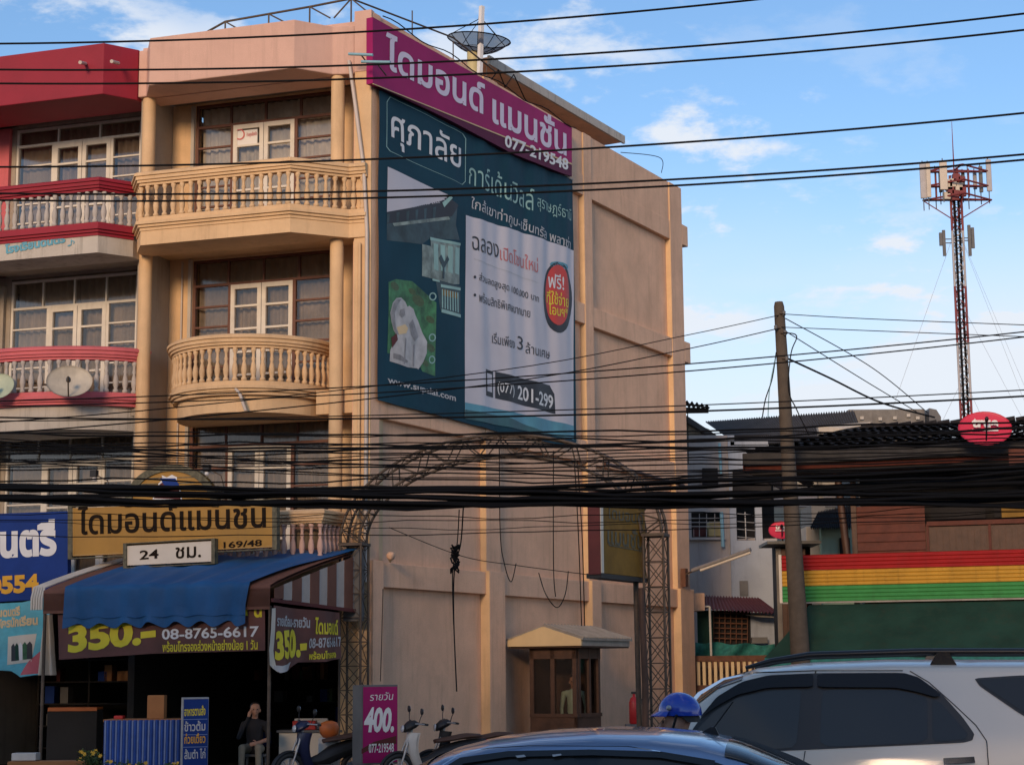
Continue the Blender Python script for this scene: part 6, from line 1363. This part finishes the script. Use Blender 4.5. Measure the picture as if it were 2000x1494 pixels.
# maroon lean-to
g7 = thing('lean_to_shed', 'lean-to shed with a maroon corrugated roof beside the far end of the pink wall', 'shed', atY(1440, 1300, 49)*V(1, 1, 0))
corr(atY(1373, 1163, 50.5), atY(1484, 1168, 50.5), atY(1372, 1188, 48), atY(1524, 1198, 48), 20, .03, Z, 'maroon', 'roof', g7)
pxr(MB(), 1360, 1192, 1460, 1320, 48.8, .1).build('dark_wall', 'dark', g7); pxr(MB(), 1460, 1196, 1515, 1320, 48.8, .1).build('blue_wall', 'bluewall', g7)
b = MB()
for y in range(1196, 1256, 10): b.tube([atY(1392, y, 48.7), atY(1460, y+2, 48.7)], .02, None, 5)
for x in range(1394, 1462, 11): b.tube([atY(x, 1194, 48.68), atY(x, 1256, 48.68)], .015, None, 5)
b.build('timber_grille', 'brown_rust', g7); MB().prism([atY(1458, 1200, 48.4), atY(1512, 1200, 48.4), atY(1514, 1206, 48.2), atY(1480, 1204, 48.2)], V(0, .3, 0)).build('white_gutter', 'oldwhite', g7)
pxr(MB(), 1462, 1244, 1492, 1256, 48.5, .2).build('wall_shelf', 'greybox', g7)
t = MB().grid(lambda i, j: atY(1358+182*i, (1254+6*i)+(34*j)+2*sin(i*20), 48.2-.15*sin(i*17+j*3)), 40, 6, None).build('shade_netting', 'greennet', fix=False); tag(t, 'blue green shade netting stretched behind the slatted yard wall', 'netting')
t = pxr(MB(), 1357, 1192, 1386, 1300, 48.4, .05).build('screen', 'greenawn'); tag(t, 'dark green mesh panel beside the thin white post', 'panel')
t = MB().tube([atY(1386, 1184, 47.8), atY(1391, 1340, 47.8)], .03, None, 8).tube([atY(1372, 1184, 47.8), atY(1386, 1184, 47.8)], .025, None, 6).build('thin_post', 'plaque'); tag(t, 'thin white metal post in front of the lean-to shed', 'post')
t = pxr(MB(), 1352, 1158, 1372, 1192, 47.6, 1.0).build('wall_stub', 'pink'); tag(t, 'short pale wall block left of the maroon lean-to roof', 'wall')
g8 = thing('timber_shed', 'dark brown plank shed behind the base of the utility pole', 'shed', atY(1540, 1300, 46)*V(1, 1, 0))
for k in range(6): pxr(MB(), 1513+k*9.6, 1070+2*(k % 2), 1522+k*9.6, 1325, 46+.02*(k % 2), .05).build('plank', 'woodbrown' if k % 3 else 'concrete', g8)
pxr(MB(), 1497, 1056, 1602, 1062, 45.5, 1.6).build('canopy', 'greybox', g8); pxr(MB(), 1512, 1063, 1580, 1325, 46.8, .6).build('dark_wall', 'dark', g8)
# slatted yard wall
WF = Fr(atY(1312, 1300, 46.6)*V(1, 1, 0), -F, -NF)
yw = thing('slatted_wall', 'cream concrete wall with rows of vertical slats beside the far pilaster', 'wall', WF(2, 0, 0))
za = pz(1281, 1320, 46.6); 
for (z0, z1) in ((za-.14, za), (za-.86, za-.72), (0, .62)): MB().box(WF, .12, 9, -.02, .16, z0, z1).build('rail', 'brown_rust', yw)
MB().box(WF, -.1, .118, -.06, .2, 0, za+.02).build('pillar', 'pink', yw); MB().box(WF, 4.4, 4.62, -.06, .2, 0, za+.02).build('pillar', 'pink', yw)
sl_ = None
for r_ in range(2):
    for k in range(30):
        a = .20+k*.145
        if 4.3 < a < 4.7: continue
        p = WF(a, 0, (za-.72) if r_ == 0 else .62); h = .58 if r_ == 0 else za-.86-.62
        b = MB(); b.box(Fr(p, -F, -NF), 0, .075, .02, .12, 0, h); b.build('slat', 'plaque' if False else 'peach', yw)
MB().box(WF, .12, 9, 1.2, 1.25, 0, za-.05).build('backing_board', 'brown_rust', yw)
MB().box(WF, 4.62, 9, .02, .12, .62, za-.2).build('infill', 'brown_rust', yw)

# ------------------------------------------------------------------ utility pole
po = atY(1521, 590, 40); pb_ = atY(1562, 1260, 40); dir_ = unit(po-pb_); base_ = pb_+dir_*(-pb_[2]/dir_[2])
up_ = thing('utility_pole', 'leaning weathered concrete utility pole before the striped fascia', 'utility pole', base_)
MB().tube([base_, base_+(po-base_)*.5, po-dir_*.1, po], [.235, .175, .115, .09], None, 12).build('pole', 'poleconc', up_)
for y, s_ in ((612, 1), (640, -1), (650, 1), (700, 1)):
    p = atY(1521+(y-590)*.061, y, 39.85); MB().lathe(p+V(.10*s_, 0, 0), [(.02, -.06), (.045, -.03), (.03, 0), (.045, .03), (.02, .06)], None, 10).build('insulator', 'greybox', up_); MB().tube([p, p+V(.13*s_, 0, 0)], .018, None, 6).build('bracket', 'steel', up_)
def wire(name, label, cat, pts, Ys, r, group=None, m='cable', n=26):
    """a hanging line through picture points, each at its own distance"""
    P = [atY(x, y, Y) for (x, y), Y in zip(pts, Ys)]; k = len(P); T = np.linspace(0, k-1, n); out = []
    for t in T:
        i = min(int(t), k-2); f = t-i; p0, p1, p2, p3 = P[max(i-1, 0)], P[i], P[i+1], P[min(i+2, k-1)]
        out.append(.5*((2*p1)+(-p0+p2)*f+(2*p0-5*p1+4*p2-p3)*f*f+(-p0+3*p1-3*p2+p3)*f**3))
    return tag(MB().tube(out, r, None, 6).build(name, m), label, cat, group)
g_ = 'wires running from the concrete pole'
wire('pole_wire', 'upper thin wire running left from the concrete pole top across the pink wall', 'wire', [(-400, 850), (300, 800), (1000, 720), (1340, 655), (1521, 616)], [24, 28, 33, 37.5, 39.9], .010, g_)
wire('pole_wire', 'second thin wire running left from the concrete pole across the pink wall', 'wire', [(-400, 872), (300, 822), (1000, 745), (1340, 682), (1523, 641)], [24, 28, 33, 37.5, 39.9], .012, g_)
wire('pole_wire', 'upper thin wire running right from the concrete pole top', 'wire', [(1523, 613), (1700, 623), (2060, 637)], [39.9, 38, 36], .010, g_); wire('pole_wire', 'second thin wire running right from the concrete pole top', 'wire', [(1525, 639), (1700, 646), (2060, 660)], [39.9, 38, 36], .010, g_)
for k, (p, q, m_) in enumerate((((1534, 622), (1812, 806), (1700, 716)), ((1536, 648), (1790, 804), (1680, 738)))):
    wire('service_wire', ['upper twisted service wire sloping from the pole down to the black tiled roof', 'lower twisted service wire sloping from the pole down to the black tiled roof'][k], 'wire', [p, m_, q], [39.9, 42, 45], .011, g_)
wire('service_cable', 'thick double service cable sloping from the pole to the tiled roof ridge', 'cable', [(1538, 700), (1620, 738), (1720, 786), (1825, 815)], [39.9, 41, 43, 45], .022, g_)
wire('drop_wire', 'looped drop wires hanging left of the concrete pole top', 'wire', [(1516, 688), (1508, 740), (1495, 780), (1489, 815)], [39.8]*4, .014, 'drop wires on the concrete pole'); wire('drop_wire', 'pale blue drop wire hanging beside the concrete pole', 'wire', [(1514, 700), (1503, 760), (1500, 815)], [39.8]*3, .012, 'drop wires on the concrete pole', 'pipeblue')
wire('drop_wire', 'curled jumper wire at the right of the concrete pole top', 'wire', [(1530, 650), (1556, 656), (1545, 690), (1540, 760), (1556, 800), (1580, 850)], [39.8]*6, .014, 'drop wires on the concrete pole')

# ------------------------------------------------------------------ overhead cables along the street
def cable(pts, r, label, group, name='overhead_cable', Y0=25.0, Y1=22.6, m='cable', n=40, wob=0.0, seed=0):
    X = [p[0] for p in pts]; Yp = [p[1] for p in pts]; co_ = np.polyfit(X, Yp, min(2, len(pts)-1))
    rr = random.Random(seed); ph = rr.random()*6; xs = np.concatenate([[-1900, -1100], np.linspace(-600, 2600, n), [3200, 4000]])
    P = []
    for x in xs:
        xc = min(max(x, -600), 2600); y = np.polyval(co_, xc)+np.polyval(np.polyder(co_), xc)*(x-xc); P.append(atY(x, y+wob*sin(x*.011+ph)+wob*.5*sin(x*.027+ph*2), Y0+(Y1-Y0)*x/2000))
    return tag(MB().tube(P, r, None, 6).build(name, m), label, 'cable', group)
GA = 'six separate cables crossing the upper part of the street'
for pts, lb_ in (([(0, 86), (740, 61), (1380, 10)], 'topmost black cable crossing in front of the parapet and mesh dish'), ([(0, 136), (740, 128), (1380, 87), (2000, 28)], 'second black cable from the top, crossing the magenta sign and white post'),
    ([(0, 163), (740, 155), (1380, 115), (2000, 60)], 'third black cable from the top, just under the second one'), ([(0, 326), (740, 313), (1380, 273), (2000, 222)], 'lone black cable crossing over the upper balcony rails below the magenta sign'),
    ([(0, 378), (740, 374), (1380, 347), (2000, 302)], 'upper cable of the close pair crossing the balusters and tower top'), ([(0, 391), (740, 388), (1380, 358), (2000, 313)], 'lower cable of the close pair crossing the balusters and tower top')):
    cable(pts, .0145, lb_, GA)
GB = 'thin cables crossing in front of the banner foot and the concrete pole'
for k, (p, r_) in enumerate((([(0, 782), (740, 758), (1360, 704), (2000, 650)], .009), ([(0, 792), (740, 772), (1360, 718), (2000, 660)], .009), ([(0, 822), (735, 812), (1340, 791), (2000, 762)], .008), ([(0, 815), (735, 818), (1340, 803), (2000, 774)], .013))):
    cable(p, r_, ['thin cable, upper of the pair crossing the lowest part of the teal banner', 'thin cable, lower of the pair crossing the lowest part of the teal banner', 'faint thin cable crossing just under the teal banner', 'black cable crossing just under the teal banner and above the roofs'][k], GB)
r = random.Random(11)
GC = 'tangle of telecom cables strung across the street front'
mid = [(848, 846, 822, .013), (842, 850, 836, .009), (872, 862, 842, .012), (868, 866, 858, .009), (884, 871, 838, .016), (888, 884, 862, .011), (880, 874, 872, .016), (897, 888, 868, .008), (905, 893, 878, .008), (902, 900, 892, .011), (912, 905, 884, .008), (918, 912, 900, .010), (862, 917, 905, .012), (853, 922, 896, .008), (893, 928, 910, .010), (900, 934, 918, .008), (938, 938, 925, .012), (1005, 1008, 990, .006), (1012, 1018, 1002, .006), (1020, 1030, 995, .005), (1046, 1040, 1008, .007)]
for k, (a, m_, c, r_) in enumerate(mid):
    cable([(0, a), (1000, m_), (2000, c)], r_, 'black telecom cable in the loose tangle crossing the lower balconies and pink wall', GC, wob=r.uniform(1, 4.5), seed=k)
GD = 'heavy bundle of thick cables crossing the whole street front'
for k in range(20):
    lo = k % 2; t = r.random()
    a = 945+10*t if lo else 970+9*t; m_ = 960+12*t if lo else 978+14*t; c = (926+16*t) if k % 3 == 0 else (960+34*t)
    if k % 5 == 0: m_ = 950+8*t; c = 912+12*t
    cable([(0, a), (500, (a+m_)/2+5), (1000, m_), (2000, c)], r.uniform(.012, .030), 'thick black cable in the heavy bundle crossing the arch and booth yard', GD, wob=r.uniform(1, 4), seed=50+k, Y0=24.6+.25*r.random(), Y1=22.3+.25*r.random())
# things hanging from the bundle
GH = 'cable ends hanging from the heavy bundle'
wire('hanging_cable', 'long drooping cable end with a black knot hanging before the pink wall', 'cable', [(905, 990), (900, 1060), (888, 1110), (886, 1200), (892, 1350)], [24.2]*5, .010, GH); wire('hanging_cable', 'short cable end hanging beside the black knot', 'cable', [(897, 995), (893, 1060), (884, 1120), (886, 1220)], [24.22]*4, .008, GH)
kn = MB(); p = atY(889, 1092, 24.15)
for k in range(7): kn.tube([p+V(r.uniform(-.06, .06), r.uniform(-.04, .04), .18-.35*j/8+r.uniform(-.02, .02)) for j in range(9)], .012, None, 6)
tag(kn.build('cable_knot', 'cable'), 'black knotted bunch of cable tied on the drooping cable end', 'cable')
wire('hanging_cable', 'thin looped cable drooping right of the first wall pilaster', 'cable', [(975, 870), (977, 1040), (985, 1100), (998, 1136), (1008, 1100)], [24.3]*5, .007, GH); wire('hanging_cable', 'thin U shaped cable loop drooping above the guard booth', 'cable', [(1052, 1118), (1066, 1160), (1088, 1186), (1104, 1160), (1110, 1115)], [24.3]*5, .007, GH)
wire('hanging_cable', 'pair of thin straight cables dropping to the booth roof, left one', 'cable', [(1122, 900), (1130, 1050), (1136, 1222)], [31]*3, .010, GH); wire('hanging_cable', 'pair of thin straight cables dropping to the booth roof, right one', 'cable', [(1128, 900), (1137, 1050), (1142, 1222)], [31.2]*3, .010, GH)
wire('hanging_cable', 'straight thin cable with a dark clamp hanging left of the booth', 'cable', [(1081, 880), (1081, 1100), (1085, 1165)], [30]*3, .009, GH); wire('hanging_cable', 'thin sagging wire strung from the left arch tower across the pink wall', 'cable', [(760, 1030), (900, 1085), (1010, 1104), (1150, 1122)], [31]*4, .007, GH)
wire('hanging_cable', 'short vertical thin cable right of the pink building, above the heavy bundle', 'cable', [(1343, 800), (1344, 905)], [24]*2, .008, GH)
wire('wall_wire', 'rust coloured sagging rod joining the arch to the far pilaster', 'rod', [(1180, 905), (1255, 925), (1335, 948)], [31.3, 38, 44], .035, None, 'brown_rust')
wire('wall_wire', 'thin dark conduit climbing the pink wall behind the price box', 'wire', [(748, 1150), (746, 1230), (743, 1330)], [32.8]*3, .008, None)
wire('wall_wire', 'thin broken antenna wire on the roof edge right of the penthouse', 'wire', [(1212, 298), (1288, 308), (1292, 338)], [45.5]*3, .010, None)

# ------------------------------------------------------------------ telecom mast
tb_ = atY(1885, 800, 150)*V(1, 1, 0); tw = thing('telecom_mast', 'tall red and white lattice telecom mast with panel antennas on top', 'mast', tb_)
def tz(py): return atY(1865, py, 150)[2]
zt = tz(345); legs = [V(.52*cos(a), .52*sin(a), 0) for a in (radians(90), radians(210), radians(330))]
segs = 9
for k in range(segs):
    z0, z1 = zt*k/segs, zt*(k+1)/segs; m_ = 'towerred' if k % 2 == 0 else 'towerwhite'
    b = MB()
    for l_ in legs: b.tube([tb_+l_+Z*z0, tb_+l_+Z*z1], .10, None, 6)
    n = 6
    for j in range(n):
        za_, zb2 = z0+(z1-z0)*j/n, z0+(z1-z0)*(j+1)/n
        for i in range(3):
            p, q = tb_+legs[i], tb_+legs[(i+1) % 3]; b.tube([p+Z*(za_ if j % 2 else zb2), q+Z*(zb2 if j % 2 else za_)], .05, None, 5); b.tube([p+Z*zb2, q+Z*zb2], .03, None, 5)
    b.build('mast_section', m_, tw)
MB().tube([tb_+V(.2, -.2, 0), tb_+V(.2, -.2, zt)], .11, None, 6).tube([tb_+V(-.15, -.25, 0), tb_+V(-.15, -.25, zt)], .10, None, 6).build('feeder_cable', 'cable', tw)
MB().tube([tb_+Z*zt, tb_+Z*tz(300), tb_+Z*tz(238)], [.07, .05, .02], None, 6).build('lightning_rod', 'towerred', tw)
cc = tb_+V(.3, 0, 0)
za_, zb2 = tz(388), tz(335)
tri = [cc+V(-2.9, .6, 0), cc+V(2.9, .6, 0), cc+V(.0, -1.8, 0)]
b = MB()
for z_ in (za_, (za_+zb2)/2, zb2+.1):
    for i in range(3): b.tube([tri[i]+Z*z_, tri[(i+1) % 3]+Z*z_], .08, None, 6); b.tube([tb_+Z*z_, tri[i]+Z*z_], .07, None, 5)
for i in range(3):
    b.tube([tri[i]+Z*za_, tb_+Z*(za_-2)], .05, None, 5)
b.build('platform_frame', 'towerred', tw)
for x, y, y0, y1, wd_, m_ in ((1805, 0, 320, 388, .55, 'towerwhite'), (1815, -.3, 320, 386, .35, 'antenna'), (1844, -1.2, 315, 371, .62, 'antenna'), (1933, .4, 312, 374, .42, 'towerwhite'), (1917, .5, 325, 376, .30, 'greybox'), (1893, .0, 330, 385, .15, 'towerred'), (1829, .6, 330, 385, .14, 'towerred'), (1905, 1.0, 335, 370, .3, 'towerwhite'), (1882, .8, 336, 372, .28, 'greybox'), (1838, 1.0, 334, 376, .3, 'greybox'), (1870, 1.6, 330, 366, .26, 'towerred')):
    a = atY(x, y1, 150+y); q = atY(x, y0, 150+y); MB().box(WO, a[0]-wd_/2, a[0]+wd_/2, a[1]-.1, a[1]+.12, a[2], q[2]).build('panel_antenna', m_, tw, bevel=.04)
    MB().tube([V(a[0], a[1]+.2, a[2]-1.0), V(a[0], a[1]+.2, q[2]+.3)], .045, None, 6).build('antenna_pole', 'greybox', tw)
for x, y0, y1 in ((1853, 352, 372), (1868, 340, 356), (1880, 366, 384), (1849, 376, 390), (1861, 350, 366), (1873, 358, 374), (1866, 372, 392), (1856, 366, 380), (1878, 346, 356)): a = atY(x, y1, 149.3); q = atY(x, y0, 149.3); MB().box(WO, a[0]-.3, a[0]+.3, a[1]-.2, a[1]+.2, a[2], q[2]).build('radio_unit', 'antenna' if x % 2 else 'towerred', tw, bevel=.03)
for x, y0, y1 in ((1838, 455, 480), (1845, 450, 500), (1901, 445, 485), (1895, 440, 500)):
    a = atY(x, y1, 150); q = atY(x, y0, 150); MB().box(WO, a[0]-.12, a[0]+.12, 149.9, 150.1, a[2], q[2]).build('side_antenna', 'greybox', tw); MB().tube([V(a[0], 150, (a[2]+q[2])/2), V(tb_[0], 150, (a[2]+q[2])/2)], .05, None, 5).build('side_arm', 'greybox', tw)
b = MB()
for h, dx, dy in ((.9, -14, 6), (.9, 16, 10), (.9, 8, -18), (.6, -12, 8), (.6, 14, 12), (.75, 10, -15)): b.tube([tb_+Z*zt*h, tb_+V(dx, dy, 0)], .013, None, 4)
b.build('guy_wire', 'galv', tw)
